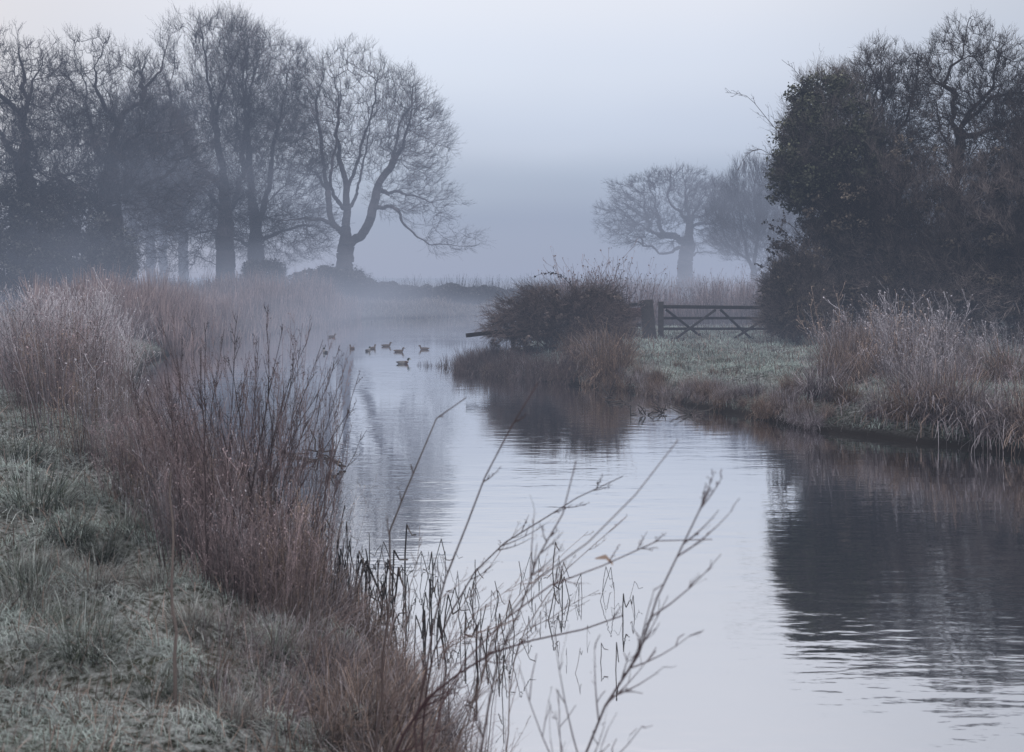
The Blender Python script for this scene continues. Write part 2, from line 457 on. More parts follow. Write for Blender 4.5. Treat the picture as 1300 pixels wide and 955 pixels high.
    Rad = np.where((np.hypot(C[:, :, 0] - PX[0, 0], C[:, :, 1] - PX[0, 1]) < r_trunk * 1.5), Rad * fl, Rad)
    big = Rp > thick
    base = (PX[0, 0], PX[0, 1], zb)
    root = empty(name, base)
    tag(root, label, cat, group)
    tm = MB()
    v_ = bark[None] * (1 + .25 * r.normal(size=(len(ch), 1)))
    if big.any():
        vb = Rp > .16
        if vb.any(): tubes(tm, C[big & vb], Rad[big & vb], v_[big & vb], 9)
        if (big & ~vb).any(): tubes(tm, C[big & ~vb], Rad[big & ~vb], v_[big & ~vb], 6)
        tm.build(parts[0], M_BARK, root, smooth=True, offset=base)
    cm = MB()
    sm = ~big
    tubes(cm, C[sm], Rad[sm], v_[sm], 3)
    # twigs: thin ribbons that fan from the fine branches
    tc = bark if twig_col is None else np.array(twig_col)
    fine = np.where(RR[1:n] < .05)[0] + 1
    src = np.repeat(fine, twigs); m = len(src)
    tt = r.uniform(0, 1, m)
    ci = src - 1
    k = np.minimum((tt * (K - 1)).astype(int), K - 2); fr = tt * (K - 1) - k
    p0 = C[ci, k] * (1 - fr)[:, None] + C[ci, k + 1] * fr[:, None]
    cen = np.average(tgt, axis=0) - np.array([0, 0, .25 * np.ptp(tgt[:, 2])])
    outw = norm(PX[src] - cen)
    d0 = norm(DX[src] * .6 + outw * .6 + rdir(r, m) * .7 + np.array([0, 0, up * .7]))
    ln = twig_len * r.uniform(.4, 1.15, m)
    d1 = norm(d0 + rdir(r, m) * .35 + np.array([0, 0, up * .8 - droop]))
    p1 = p0 + d0 * ln[:, None] * .55 + d1 * ln[:, None] * .45
    Tw = hermite(p0, d0 * ln[:, None], p1, d1 * ln[:, None], 4)
    Tw[:, 1:3] += r.normal(size=(m, 2, 3)) * ln[:, None, None] * .035
    side = norm(np.cross(d0, rdir(r, m)))
    tcol = tc[None] * (1 + .35 * r.normal(size=(m, 1))).clip(.4, 2.4) * (.12 + 2.4 * fbm(p0[:, 0] * 1.1 + p0[:, 1], p0[:, 2] * 1.1) ** 1.6)[:, None]
    ribbons(cm, Tw, twig_w * np.array([1, .85, .65, .4])[None], side, tcol)
    for q in range(2):
        st = Tw[:, 1 + q]
        d2 = norm(d0 + rdir(r, m) * .9 + np.array([0, 0, up * .6 - droop * .6])); l2 = ln * r.uniform(.3, .65, m)
        Sb = np.stack([st, st + d2 * l2[:, None] * .5, st + norm(d2 + d1 * .4 + np.array([0, 0, up * .3 - droop * .4])) * l2[:, None]], 1)
        ribbons(cm, Sb, twig_w * np.array([.75, .6, .35])[None], norm(np.cross(d2, rdir(r, m))), tcol)
    cm.build(parts[1], M_TWIG, root, offset=base)
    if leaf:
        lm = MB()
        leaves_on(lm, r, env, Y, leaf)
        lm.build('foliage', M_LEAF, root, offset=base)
    return root

def leaf_quads(mb, r, P, size, col, flat=0.0):
    n = len(P)
    nrm = rdir(r, n, flat); a = norm(np.cross(nrm, rdir(r, n))); b = np.cross(nrm, a)
    sz = size * r.uniform(.5, 1.3, n)[:, None]
    V = np.stack([P - a * sz * .5, P + b * sz * .38 + nrm * sz * .1, P + a * sz * .6, P - b * sz * .38 + nrm * sz * .1], 1)
    f = np.arange(n * 4).reshape(n, 4)
    mb.add(V, f, np.repeat(col, 4, axis=0))

def leaves_on(mb, r, env, Y, leaf):
    """leaf = (count, size, colour, clump radius, env list or None)"""
    n, size, col, cr = leaf[:4]
    ev = leaf[4] if len(leaf) > 4 else env
    s = Y / F
    nc = max(20, n // 60)
    ar = np.array([e[2] * e[3] for e in ev], float); ar /= ar.sum()
    ei = r.choice(len(ev), nc, p=ar)
    E = np.array([[e[0], e[1], e[2], e[3], e[4], (e[5] if len(e) > 5 else 0)] for e in ev], float)[ei]
    u = norm(r.normal(size=(nc, 3))) * r.uniform(.55, 1.0, (nc, 1)) ** .6
    u *= lobes(u, nc % 17)
    c = np.stack([(E[:, 0] - CX) * s + u[:, 0] * E[:, 2] * s, Y + E[:, 5] + u[:, 1] * E[:, 4], H - (E[:, 1] - HY) * s + u[:, 2] * E[:, 3] * s], 1)
    c = c[c[:, 2] > .3]
    w = r.choice(len(c), n)
    off = rdir(r, n) * (r.uniform(size=(n, 1)) ** .5) * cr * r.uniform(.5, 1.3, (len(c), 1))[w]
    P = c[w] + off * np.array([1, 1, .8])
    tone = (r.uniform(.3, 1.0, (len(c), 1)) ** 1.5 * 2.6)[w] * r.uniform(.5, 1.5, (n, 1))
    light = (1 + .5 * (off[:, 2:3] / cr))  # clump tops lighter, undersides darker: top light put into the leaf colour
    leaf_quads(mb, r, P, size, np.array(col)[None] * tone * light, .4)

T = tree
# --- the big tree by the water on the left bank
T('riverside_tree', 'spreading bare tree with several ascending limbs at the hedge end beside the far water', 'tree',
  [[(437, 374), (437, 342), (439, 304), (440, 266), (440, 236), (432, 202), (427, 164), (432, 120), (430, 85)],
   [(438, 300), (425, 285), (415, 243), (410, 202), (406, 160), (402, 127), (412, 96), (409, 70)],
   [(440, 240), (449, 221), (460, 183), (470, 153), (477, 115), (483, 85)],
   [(440, 310), (453, 304), (472, 281, -1), (481, 240, -1), (502, 210, -1.5), (517, 183, -2), (526, 145, -2), (528, 96, -2)],
   [(478, 262, -1), (490, 266, -2), (510, 270, -3), (521, 292, -3), (543, 309, -3), (574, 313, -3), (606, 313, -3)],
   [(482, 245, -1), (500, 243, 1), (517, 245, 2), (551, 251, 3), (576, 234, 3)],
   [(426, 285), (405, 279, -1), (378, 281, -2), (345, 290, -2)],
   [(416, 245), (405, 228, 1), (380, 206, 3), (350, 200, 4)],
   [(502, 210, -1.5), (500, 180, 1), (505, 150, 2), (520, 120, 3)],
   [(440, 270), (445, 240, 3), (450, 200, 4), (455, 150, 5), (450, 100, 5)],
   [(440, 270), (430, 240, -3), (440, 190, -4), (445, 140, -5), (440, 95, -5)]],
  [(452, 150, 98, 86, 5.5), (520, 165, 48, 75, 4.5), (388, 160, 58, 88, 4.5), (540, 185, 42, 62, 3.5), (545, 255, 45, 38, 3), (575, 305, 48, 20, 2.2, -2), (390, 280, 55, 28, 3), (500, 250, 40, 30, 3)],
  68, 4600, .56, 3, twigs=3, twig_len=.85, twig_w=.0135, up=.3, droop=.12)
# --- twin tall trees to its left
T('tall_tree', 'tall bare tree with a straight trunk and feathery top, left of the close pair', 'tree',
  [[(287, 374), (286, 300), (284, 230), (272, 160), (264, 100), (254, 28)],
   [(286, 290), (300, 230, 1), (300, 160, 2), (296, 90, 3), (300, 40, 3)],
   [(285, 240), (255, 200, -2), (235, 150, -2), (225, 110, -2)], [(285, 270), (250, 240, 2), (215, 220, 3), (180, 215, 3)],
   [(272, 160), (300, 120, -3), (320, 70, -3), (325, 40, -3)], [(286, 300), (255, 290, 3), (225, 295, 3)]],
  [(272, 108, 82, 96, 5), (250, 200, 105, 100, 6), (235, 285, 95, 62, 5), (290, 70, 50, 58, 4)],
  66, 4000, .60, 5, twigs=4, twig_len=.95, twig_w=.015, up=.35, droop=.1)
T('tall_tree', 'tall bare forked tree, right of the close pair, low limbs reaching right', 'tree',
  [[(326, 374), (324, 310), (320, 250), (313, 160), (308, 100), (315, 50)],
   [(324, 300), (345, 240, -1), (358, 180, -2), (372, 120, -2), (375, 85, -2)],
   [(324, 310), (355, 290, 2), (390, 285, 2), (410, 300, 2)], [(320, 260), (300, 210, 3), (285, 150, 3), (290, 90, 3)],
   [(313, 160), (335, 110, -3), (350, 65, -3)], [(324, 320), (300, 300, -3), (275, 300, -3)]],
  [(332, 120, 70, 92, 5), (352, 215, 78, 85, 5), (365, 298, 65, 40, 4), (310, 280, 60, 50, 4)],
  69, 4000, .58, 6, twigs=4, twig_len=.95, twig_w=.015, up=.3, droop=.12)
# --- the dark pair at the left
T('old_oak', 'dark old bare oak with a jagged forked top, furthest left on the bank', 'tree',
  [[(32, 378), (31, 300), (31, 220), (33, 150), (27, 80), (20, 32)],
   [(31, 230), (5, 190, 1), (-35, 150, 2), (-60, 110, 2)], [(32, 190), (58, 150, -2), (72, 95, -2), (95, 60, -2)],
   [(31, 250), (65, 215, 2), (95, 205, 2)], [(33, 150), (5, 110, -2), (-8, 70, -2)], [(31, 260), (-10, 250, -3), (-60, 240, -3)]],
  [(20, 130, 78, 88, 5), (-40, 180, 80, 100, 5), (70, 190, 60, 80, 5), (30, 270, 90, 70, 5)],
  52, 3800, .64, 8, twigs=4, twig_len=.7, twig_w=.015, up=.15, kink=.16)
T('old_oak', 'dark old bare oak with crooked limbs and a snag above its crown, second from left', 'tree',
  [[(141, 378), (139, 300), (139, 215), (150, 160), (180, 120), (205, 85), (214, 40)],
   [(139, 215), (105, 165, 1), (88, 105, 2), (75, 62, 2)], [(140, 205), (190, 180, -2), (245, 172, -2)],
   [(139, 240), (180, 225, 2), (215, 190, 3)], [(150, 160), (140, 110, -2), (150, 65, -2)], [(139, 260), (100, 235, -3), (70, 215, -3)], [(180, 120), (165, 80, 2), (175, 50, 2)]],
  [(145, 140, 82, 90, 5), (110, 200, 75, 80, 5), (195, 200, 75, 75, 5), (140, 280, 90, 65, 5)],
  55, 4200, .68, 9, twigs=4, twig_len=.7, twig_w=.015, up=.15, kink=.16)
# --- thinner trees in the mist behind them
for i, (px, Y, top, lab, sd) in enumerate([(168, 82, 130, 'slim misty tree behind the old oaks, its trunk showing nearest to the second oak', 21),
                                           (192, 86, 110, 'slim misty tree behind the old oaks, middle of the thin trunks', 22),
                                           (208, 92, 150, 'faint slim tree deepest in the mist among the thin trunks behind the oaks', 23),
                                           (233, 84, 120, 'slim misty tree just left of the tall pair, its trunk straight and grey', 24)]):
    T('slim_tree', lab, 'tree',
      [[(px, 370), (px - 1, 300), (px + 2, 230), (px - 4, 160), (px, top)], [(px, 300), (px + 30, 260, 1), (px + 55, 240, 1)], [(px, 280), (px - 30, 240, -1), (px - 45, 220, -1)],
       [(px, 230), (px + 20, 180, 2), (px + 30, 140, 2)]],
      [(px, (top + 270) / 2, 55, (280 - top) / 2, 4), (px + 15, 260, 60, 55, 4)],
      Y, 1200, .40, sd, twigs=4, twig_len=1.1, twig_w=.018, up=.2, droop=.1, group='thin trees in the mist behind the old oaks')
# --- ivy-clad oak in the misty field
T('field_oak', 'rounded bare oak with a stout trunk alone in the misty field behind the gate', 'tree',
  [[(871, 368), (871, 328), (874, 300), (876, 282), (872, 259), (869, 236), (872, 218)],
   [(871, 318), (858, 315, -1), (840, 324, -2), (821, 316, -2), (796, 310, -3), (762, 308, -3)], [(872, 308), (858, 300, 1), (845, 298, 2), (831, 291, 3), (812, 278, 3), (789, 266, 4), (765, 260, 4)],
   [(874, 280), (858, 268, -1), (845, 252, -1), (849, 231, -2), (845, 217, -2)], [(877, 280), (881, 275, 1), (891, 264, 2), (898, 248, 2), (902, 228, 2)],
   [(875, 288), (884, 287, -1), (900, 282, -2), (911, 271, -2), (922, 255, -2)], [(872, 328), (879, 326, 1), (891, 321, 2), (905, 321, 2), (925, 315, 2)],
   [(831, 291, 3), (825, 270, 2), (818, 245, 2), (805, 228, 2)], [(845, 298, 2), (835, 275, 0), (830, 250, 0), (822, 225, 0)], [(872, 260), (880, 240, 3), (885, 220, 3)]],
  [(850, 250, 78, 38, 4.5), (795, 280, 42, 32, 3.5), (898, 262, 36, 42, 4), (830, 295, 45, 25, 3), (905, 305, 30, 22, 2)],
  88, 2100, .64, 31, twigs=5, twig_len=.7, twig_w=.018, up=.1, kink=.18)
T('twiggy_tree', 'dense upright twiggy tree in mist between the field oak and the dark thicket', 'tree',
  [[(958, 372), (958, 352), (950, 325), (942, 290), (938, 255), (935, 225)], [(958, 345), (965, 310, 1), (968, 270, 1), (972, 215, 1)], [(958, 350), (980, 320, -1), (995, 270, -1), (1000, 225, -1)],
   [(955, 335), (930, 310, 1), (918, 280, 1)], [(965, 310), (955, 270, -1), (955, 215, -1)]],
  [(962, 272, 58, 70, 3.0), (935, 288, 40, 46, 2.6), (995, 280, 44, 68, 2.6)],
  74, 2000, .24, 33, twigs=7, twig_len=1.1, twig_w=.013, up=.9, thick=.03)

# --- the dark thicket on the right bank
BR = np.array([.068, .056, .051])
T('ivy_clad_tree', 'rounded dark tree smothered in ivy at the left edge of the thicket beside the gate', 'tree',
  [[(1062, 440), (1060, 380), (1056, 300), (1058, 220), (1060, 160), (1050, 110)], [(1058, 260), (1025, 215, .5), (1005, 180, .5)], [(1058, 240), (1090, 200, -.5), (1110, 150, -.5)], [(1057, 300), (1020, 280, -.5), (995, 255, -.5)]],
  [(1052, 165, 58, 80, 1.3), (1030, 200, 48, 62, 1.2), (1020, 228, 40, 40, 1.1), (1085, 215, 58, 62, 1.3), (1082, 275, 62, 50, 1.4)],
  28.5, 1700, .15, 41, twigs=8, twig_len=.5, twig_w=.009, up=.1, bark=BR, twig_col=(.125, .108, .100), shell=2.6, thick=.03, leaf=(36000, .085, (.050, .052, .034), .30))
T('hawthorn', 'bare spiky hawthorn rising just behind the ivy-clad tree', 'tree',
  [[(1128, 440), (1126, 350), (1122, 260), (1118, 190), (1112, 120), (1100, 60)], [(1122, 250), (1095, 180, .5), (1078, 120, .5), (1068, 95, .5)], [(1120, 220), (1140, 160, -.5), (1150, 110, -.5), (1158, 70, -.5)],
   [(1118, 190), (1090, 140, -.7), (1088, 80, -.7)], [(1118, 190), (1130, 120, .6), (1128, 65, .6)]],
  [(1112, 115, 50, 62, 1.3), (1080, 120, 28, 42, 1), (1145, 130, 40, 62, 1.2), (1125, 210, 60, 60, 1.4)],
  30, 2200, .13, 42, twigs=5, twig_len=.36, twig_w=.0085, up=.2, bark=BR, kink=.2, thick=.03)
T('hawthorn', 'bare crooked tree, dark forked trunk against the sky, at the right of the thicket', 'tree',
  [[(1214, 440), (1214, 330), (1216, 240), (1217, 180), (1214, 140), (1210, 110), (1222, 60), (1232, 28)], [(1216, 172), (1240, 150, .3), (1265, 128, .5), (1310, 115, .6)], [(1217, 190), (1250, 165, -.5), (1285, 155, -.7), (1330, 165, -.7)],
   [(1211, 120), (1190, 90, .5), (1180, 50, .5)], [(1240, 150), (1245, 110, -.5), (1262, 75, -.6), (1270, 45, -.6)], [(1216, 220), (1190, 180, -.6), (1172, 130, -.6)]],
  [(1222, 92, 58, 66, 1.4), (1180, 130, 36, 62, 1.2), (1270, 115, 50, 68, 1.4), (1230, 190, 90, 60, 1.5), (1320, 150, 60, 70, 1.5)],
  27.5, 2500, .15, 43, twigs=5, twig_len=.34, twig_w=.0085, up=.15, bark=BR, kink=.2, thick=.03)
T('hawthorn', 'bare tree at the right edge of the view, its crown continuing the thicket', 'tree',
  [[(1345, 450), (1343, 340), (1340, 250), (1335, 150), (1345, 80)], [(1341, 250), (1305, 190, .5), (1290, 130, .5)], [(1340, 230), (1385, 170, -.5), (1400, 110, -.5)]],
  [(1345, 150, 75, 85, 1.6), (1330, 250, 80, 80, 1.6)],
  26.5, 2000, .15, 44, twigs=7, twig_len=.36, twig_w=.0085, up=.15, bark=BR, kink=.2, thick=.03)
thk = [('leafy dark bush pressing over the end of the gate', 1012, 378, 40, 56, 27.2, 6000), ('dark tangled bush under the ivy-clad tree', 1072, 335, 60, 105, 27.6, 9000),
       ('dark tangled bush in the middle of the thicket under the spiky hawthorn', 1140, 312, 72, 130, 27.0, 7000), ('dark tangled bush under the forked bare tree', 1220, 305, 72, 145, 26.4, 6000),
       ('dark tangled bush at the right end of the thicket, beside the frame edge', 1300, 295, 74, 155, 25.8, 6000), ('dark tangled bush beyond the right end of the thicket', 1385, 310, 80, 150, 25.2, 3000)]
for i, (lab, px, py, rx, ry, Y, nl) in enumerate(thk):
    T('thicket_bush', lab, 'bush',
      [[(px, 440), (px + 2, 400), (px - 2, 350), (px + 4, py - ry * .5)], [(px, 410), (px - rx * .4, 360, .4), (px - rx * .6, py - ry * .3, .5)], [(px, 410), (px + rx * .4, 360, -.4), (px + rx * .6, py - ry * .4, -.5)],
       [(px, 400), (px - rx * .3, 370, -.7), (px - rx * .4, py, -.9)]],
      [(px, py, rx, ry, 1.3), (px, py + ry * .45, rx * 1.05, ry * .5, 1.4)],
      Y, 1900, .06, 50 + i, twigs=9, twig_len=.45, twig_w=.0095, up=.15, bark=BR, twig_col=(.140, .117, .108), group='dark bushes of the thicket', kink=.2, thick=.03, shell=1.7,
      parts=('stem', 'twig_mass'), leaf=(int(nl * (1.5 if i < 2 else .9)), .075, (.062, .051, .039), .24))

# --- dense dark evergreens under the left oaks
for i, (lab, px, py, rx, ry, Y) in enumerate([('dark dense evergreen shrub at the foot of the leftmost oak', 20, 305, 70, 72, 50), ('dark dense evergreen shrub between the two old oaks', 88, 300, 48, 76, 53),
                                              ('dark rounded evergreen shrub at the foot of the second oak', 140, 325, 34, 50, 51), ('low dark shrub at the foot of the tall pair', 335, 352, 32, 22, 62),
                                              ('dark ivy bush around the foot of the riverside tree', 432, 358, 36, 18, 64)]):
    T('evergreen_shrub', lab, 'shrub',
      [[(px, 376), (px + 1, 350), (px - 2, py), (px, py - ry * .5)], [(px, 355), (px - rx * .4, py, 1)], [(px, 355), (px + rx * .4, py, -1)]],
      [(px, py, rx, ry, rx * Y / F * .9), (px, py + ry * .4, rx, ry * .6, rx * Y / F * .9)],
      Y, 350, .12, 60 + i, twigs=4, twig_len=.6, twig_w=.014, up=.2, parts=('stem', 'twig_mass'), leaf=(int(15000 * max(.5, rx * ry / 3500)), .15, (.042, .042, .040), .45))

# ------------------------------------------------------------------ grasses and weeds
STRAW = np.array([.215, .165, .135]); BROWN = np.array([.100, .078, .072]); MAUVE = np.array([.145, .116, .119]); FROST = np.array([.46, .44, .47]); GFROST = np.array([.60, .66, .64]); GREEN = np.array([.050, .063, .036])

def blades(mb, r, P, L, W, c0, c1, lean=.35, bend=1.0, K=4, az=None):
    n = len(P)
    az = r.uniform(0, 2 * pi, n) if az is None else az
    th0 = np.abs(r.normal(size=n)) * lean; bd = np.abs(r.normal(size=n)) * bend
    t = np.linspace(0, 1, K)
    th = th0[:, None] + bd[:, None] * t[None] ** 1.3
    st = L[:, None] / (K - 1)
    hx = np.cumsum(np.sin(th) * st, 1) - np.sin(th[:, :1]) * st; hz = np.cumsum(np.cos(th) * st, 1) - np.cos(th[:, :1]) * st
    Pt = np.stack([P[:, None, 0] + hx * np.cos(az)[:, None], P[:, None, 1] + hx * np.sin(az)[:, None], P[:, None, 2] + hz], -1)
    sa = az + pi / 2 + r.normal(size=n) * .5
    side = np.stack([np.cos(sa), np.sin(sa), np.zeros(n)], 1)
    w = W[:, None] * np.array([1, .9, .65, .2] if K == 4 else np.linspace(1, .25, K))[None]
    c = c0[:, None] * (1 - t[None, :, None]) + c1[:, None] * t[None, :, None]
    ribbons(mb, Pt, w, side, c)

def mixc(a, b, t):
    t = np.asarray(t)[:, None]
    return np.asarray(a)[None] * (1 - t) + np.asarray(b)[None] * t

def lawn(name, regions, seed, frost=0.0, straw=0.0, gf=1.0, full=0.0):
    r = np.random.RandomState(seed); mb = MB()
    for (x0, x1, y0, y1, dens, ln, wd, mind) in regions:
        n = int((x1 - x0) * (y1 - y0) * dens)
        x = r.uniform(x0, x1, n); y = r.uniform(y0, y1, n)
        d = river_dist(x, y)
        keep = (d > mind) & (np.abs(x) < y * .56 + .8) & (r.uniform(size=n) < full + .06 + 1.5 * np.clip(vnoise(x * 3.1, y * 3.1) * .6 + fbm(x * 1.7 + 3, y * 1.7) * .7 - .15, 0, 1))
        x, y, d = x[keep], y[keep], d[keep]; n = len(x)
        P = np.stack([x, y, height(x, y) - .01], 1)
        cl = fbm(x * 2.3, y * 2.3); fz = fbm(x * .9 + 40, y * .9); st = fbm(x * 1.4 + 9, y * 1.4 + 70)
        L = ln * r.uniform(.5, 1.3, n) * (.35 + 1.0 * cl + .55 * vnoise(x * 3.1, y * 3.1))
        hm_ = vnoise(x * 3.1, y * 3.1)
        fr = np.clip(frost + (fz - .40) * 2.8 + r.normal(size=n) * .16 + (hm_ - .45) * 2.2, .02, 1)
        stw = np.clip((st - .48 + straw) * 4 + r.normal(size=n) * .3, 0, 1)
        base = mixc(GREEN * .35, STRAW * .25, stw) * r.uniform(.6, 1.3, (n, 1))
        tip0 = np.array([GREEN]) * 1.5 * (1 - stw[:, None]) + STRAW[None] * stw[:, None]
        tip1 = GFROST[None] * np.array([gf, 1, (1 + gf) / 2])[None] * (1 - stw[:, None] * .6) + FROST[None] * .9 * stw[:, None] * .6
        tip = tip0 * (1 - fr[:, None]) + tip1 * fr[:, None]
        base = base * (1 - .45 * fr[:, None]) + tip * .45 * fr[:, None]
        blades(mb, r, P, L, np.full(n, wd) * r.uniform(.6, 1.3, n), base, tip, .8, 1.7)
        # flattened dead blades and litter lying between
        k = r.choice(n, n // 20); Pk = P[k] + np.array([0, 0, .03])
        cc = STRAW[None] * r.uniform(.35, 1.5, (len(k), 1)) + FROST[None] * r.uniform(0, .5, (len(k), 1)) ** 2
        blades(mb, r, Pk, L[k] * r.uniform(.8, 2.2, len(k)) + .05, np.full(len(k), wd * 1.5), cc * .7, cc, 1.25, .5)
    o = mb.build(name, M_GRASS); tag(o, kind='stuff'); return o

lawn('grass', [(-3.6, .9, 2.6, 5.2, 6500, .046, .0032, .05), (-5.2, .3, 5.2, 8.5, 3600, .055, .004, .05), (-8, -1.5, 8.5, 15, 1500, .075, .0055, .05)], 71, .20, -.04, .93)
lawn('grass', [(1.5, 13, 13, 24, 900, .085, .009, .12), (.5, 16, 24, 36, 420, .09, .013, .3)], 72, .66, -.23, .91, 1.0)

def stuff_stems(name, fn, dens_n, seed, L, W, c0, c1, lean=.15, bend=.4, plume=0, label=None):
    r = np.random.RandomState(seed); mb = MB()
    xy = fn(r, dens_n); n = len(xy)
    P = np.stack([xy[:, 0], xy[:, 1], height(xy[:, 0], xy[:, 1]) - .03], 1)
    tone = r.uniform(.65, 1.35, (n, 1)) * (.7 + .6 * fbm(xy[:, 0] * .5, xy[:, 1] * .5))[:, None]
    ln = L * r.uniform(.5, 1.15, n) * (.22 + 1.6 * fbm(xy[:, 0] * .8 + 5, xy[:, 1] * .4) ** 1.2)
    blades(mb, r, P, ln, np.full(n, W), np.array([c0]) * tone, np.array([c1]) * tone, lean, bend)
    o = mb.build(name, M_REED); tag(o, kind='stuff'); return o

def in_px(x0, x1, Y0, Y1, mind=.1, maxd=99):
    def fn(r, n):
        Y = np.sqrt(r.uniform(Y0**2, Y1**2, n)); px = r.uniform(x0, x1, n); X = (px - CX) / F * Y
        d = river_dist(X, Y); k = (d > mind) & (d < maxd)
        return np.stack([X[k], Y[k]], 1)
    return fn
# pinkish frosted reed beds upstream on the left, reeds in the far fields
stuff_stems('reed_bed', in_px(40, 460, 30, 56, -.6, 7), 34000, 81, 1.42, .028, MAUVE * .7, np.array([.36, .28, .27]), .12, .35)
stuff_stems('reed_bed', in_px(690, 1010, 38, 70, .3), 26000, 82, 1.5, .03, MAUVE * .7, np.array([.27, .19, .175]), .12, .4)
stuff_stems('reed_bed', in_px(-60, 420, 50, 75, .3), 20000, 83, 1.4, .04, MAUVE * .5, MAUVE * 1.2, .15, .5)
stuff_stems('bank_grass', in_px(380, 700, 57, 66, -.3), 16000, 84, .55, .03, STRAW * .5, np.array([.3, .27, .25]), .3, .8)
stuff_stems('field_grass', in_px(380, 1300, 66, 110, .3), 30000, 85, .6, .06, MAUVE * .6, MAUVE * 1.1, .3, .7)

# hedge along the far bank
def hedge():
    r = np.random.RandomState(90); x0, x1, Y = -13.5, 7.0, 63.0
    root = empty('hedge', ((x0 + x1) / 2, Y, .45)); tag(root, 'long low dark hedge behind the far end of the river, half lost in mist', 'hedge')
    n = 26000; x = r.uniform(x0, x1, n); top = 1.05 + .55 * fbm(x * .7, x * 0 + .4) + .35 * vnoise(x * 2.9, x * 0 + 5.3) + 1.1 * np.exp(-((x - x0 - 2.2) / 2.6)**2) - .012 * (x - x0)
    z = .35 + top * r.uniform(0, 1, n) ** .7; y = Y + r.normal(size=n) * .5
    lm = MB(); leaf_quads(lm, r, np.stack([x, y, z], 1), .17, np.array([[.050, .046, .046]]) * r.uniform(.5, 1.6, (n, 1)))
    lm.build('foliage', M_LEAF, root, offset=root.location)
    m = 4500; x = r.uniform(x0, x1, m); y = Y + r.normal(size=m) * .45; b = np.stack([x, y, np.full(m, .4)], 1)
    d = rdir(r, m) * .3 + np.array([0, 0, 1.]); ln = (1.15 + .45 * fbm(x * .8, x * 0)) * r.uniform(.6, 1.2, m)
    tm = MB(); P = np.stack([b, b + d * ln[:, None] * .5, b + d * ln[:, None] + rdir(r, m) * .15], 1)
    ribbons(tm, P, np.array([.03, .022, .012])[None], rdir(r, m) * np.array([1, 1, 0]), np.array([.055, .048, .048]))
    tm.build('twig_mass', M_TWIG, root, offset=root.location)
hedge()

# ------------------------------------------------------------------ clumps: prototypes, then copies
def tussock(seed, n, L, spread, c0, c1, lean=.3, bend=1.1, W=.007, droop_az=None):
    r = np.random.RandomState(seed); mb = MB()
    a = r.uniform(0, 2 * pi, n); q = np.sqrt(r.uniform(0, 1, n)) * spread
    P = np.stack([q * np.cos(a), q * np.sin(a), np.full(n, -.08)], 1)
    az = a + r.normal(size=n) * .6
    if droop_az is not None:
        az = np.where(r.uniform(size=n) < .6, droop_az + r.normal(size=n) * .6, az)
    tone = r.uniform(.5, 1.4, (n, 1)); fr = np.clip(r.normal(.45, .35, n), 0, 1)[:, None]
    ln = L * r.uniform(.45, 1.15, n)
    blades(mb, r, P, ln, np.full(n, W) * r.uniform(.6, 1.3, n), np.array([c0]) * tone, (np.array([c0]) * 1.3 * (1 - fr) + np.array([c1]) * fr) * tone, lean, bend, 5, az)
    return mb

def weed_clump(seed, n, L, spread, c0, c1, pods=True, W=.006, fan=.16):
    """thin upright dead stems with short side twigs and seed heads"""
    r = np.random.RandomState(seed); mb = MB()
    a = r.uniform(0, 2 * pi, n); q = np.sqrt(r.uniform(0, 1, n)) * spread
    b = np.stack([q * np.cos(a), q * np.sin(a), np.full(n, -.08)], 1)
    d = norm(np.stack([np.cos(a) * fan * r.uniform(0, 1.6, n), np.sin(a) * fan * r.uniform(0, 1.6, n), np.ones(n)], 1) + r.normal(size=(n, 3)) * .07)
    ln = L * r.uniform(.5, 1.1, n); t = np.linspace(0, 1, 5)
    P = b[:, None] + d[:, None] * (ln[:, None] * t)[..., None]
    P[:, 1:] += np.cumsum(r.normal(size=(n, 4, 3)) * .012 * ln[:, None, None], 1)
    tone = r.uniform(.3, 1.0, (n, 1, 1)) ** 1.3 * 2.1
    tt = t[None, :, None]
    C = (np.array(c0) * (1 - tt) + np.array(c1) * tt) * tone
    tubes(mb, P, W * .5 * np.array([1, .9, .8, .6, .35])[None], C, 3)
    m = 9
    for k in range(m):
        tk = r.uniform(.35, 1, n); i = np.minimum((tk * 4).astype(int), 3); f = (tk * 4 - i)[:, None]
        p = P[np.arange(n), i] * (1 - f) + P[np.arange(n), i + 1] * f
        dd = norm(d + rdir(r, n) * .75); l2 = ln * r.uniform(.05, .17, n)
        e = p + dd * l2[:, None]; e2 = e + norm(dd + np.array([0, 0, .5])) * l2[:, None] * .5
        cc = (np.array(c0)[None] * (1 - tk[:, None]) + np.array(c1)[None] * tk[:, None]) * tone[:, 0]
        ribbons(mb, np.stack([p, e, e2], 1), W * np.array([.55, .5, .4 if not pods else .9])[None], rdir(r, n), cc)
        if pods:
            leaf_quads(mb, r, e2 + r.normal(size=e2.shape) * .01, W * 3.0, cc * 1.15)
    return mb

def copies(name, mats, protos, places, labels, cat, group):
    """protos: list of MB; places: (x, y, z, rz, scale, proto index)"""
    first = {}
    for j, (x, y, z, rz, s, k) in enumerate(places):
        lab = labels if isinstance(labels, str) else labels[j]
        if k not in first:
            o = protos[k].build(name, mats); first[k] = o
        else:
            o = first[k].copy(); COL.objects.link(o)
        o.location = (x, y, z); o.rotation_euler = (0, 0, rz); o.scale = (s, s, s)
        tag(o, lab, cat, group)

r = np.random.RandomState(100)
def gz(x, y): return float(height(np.array([x]), np.array([y]))[0])

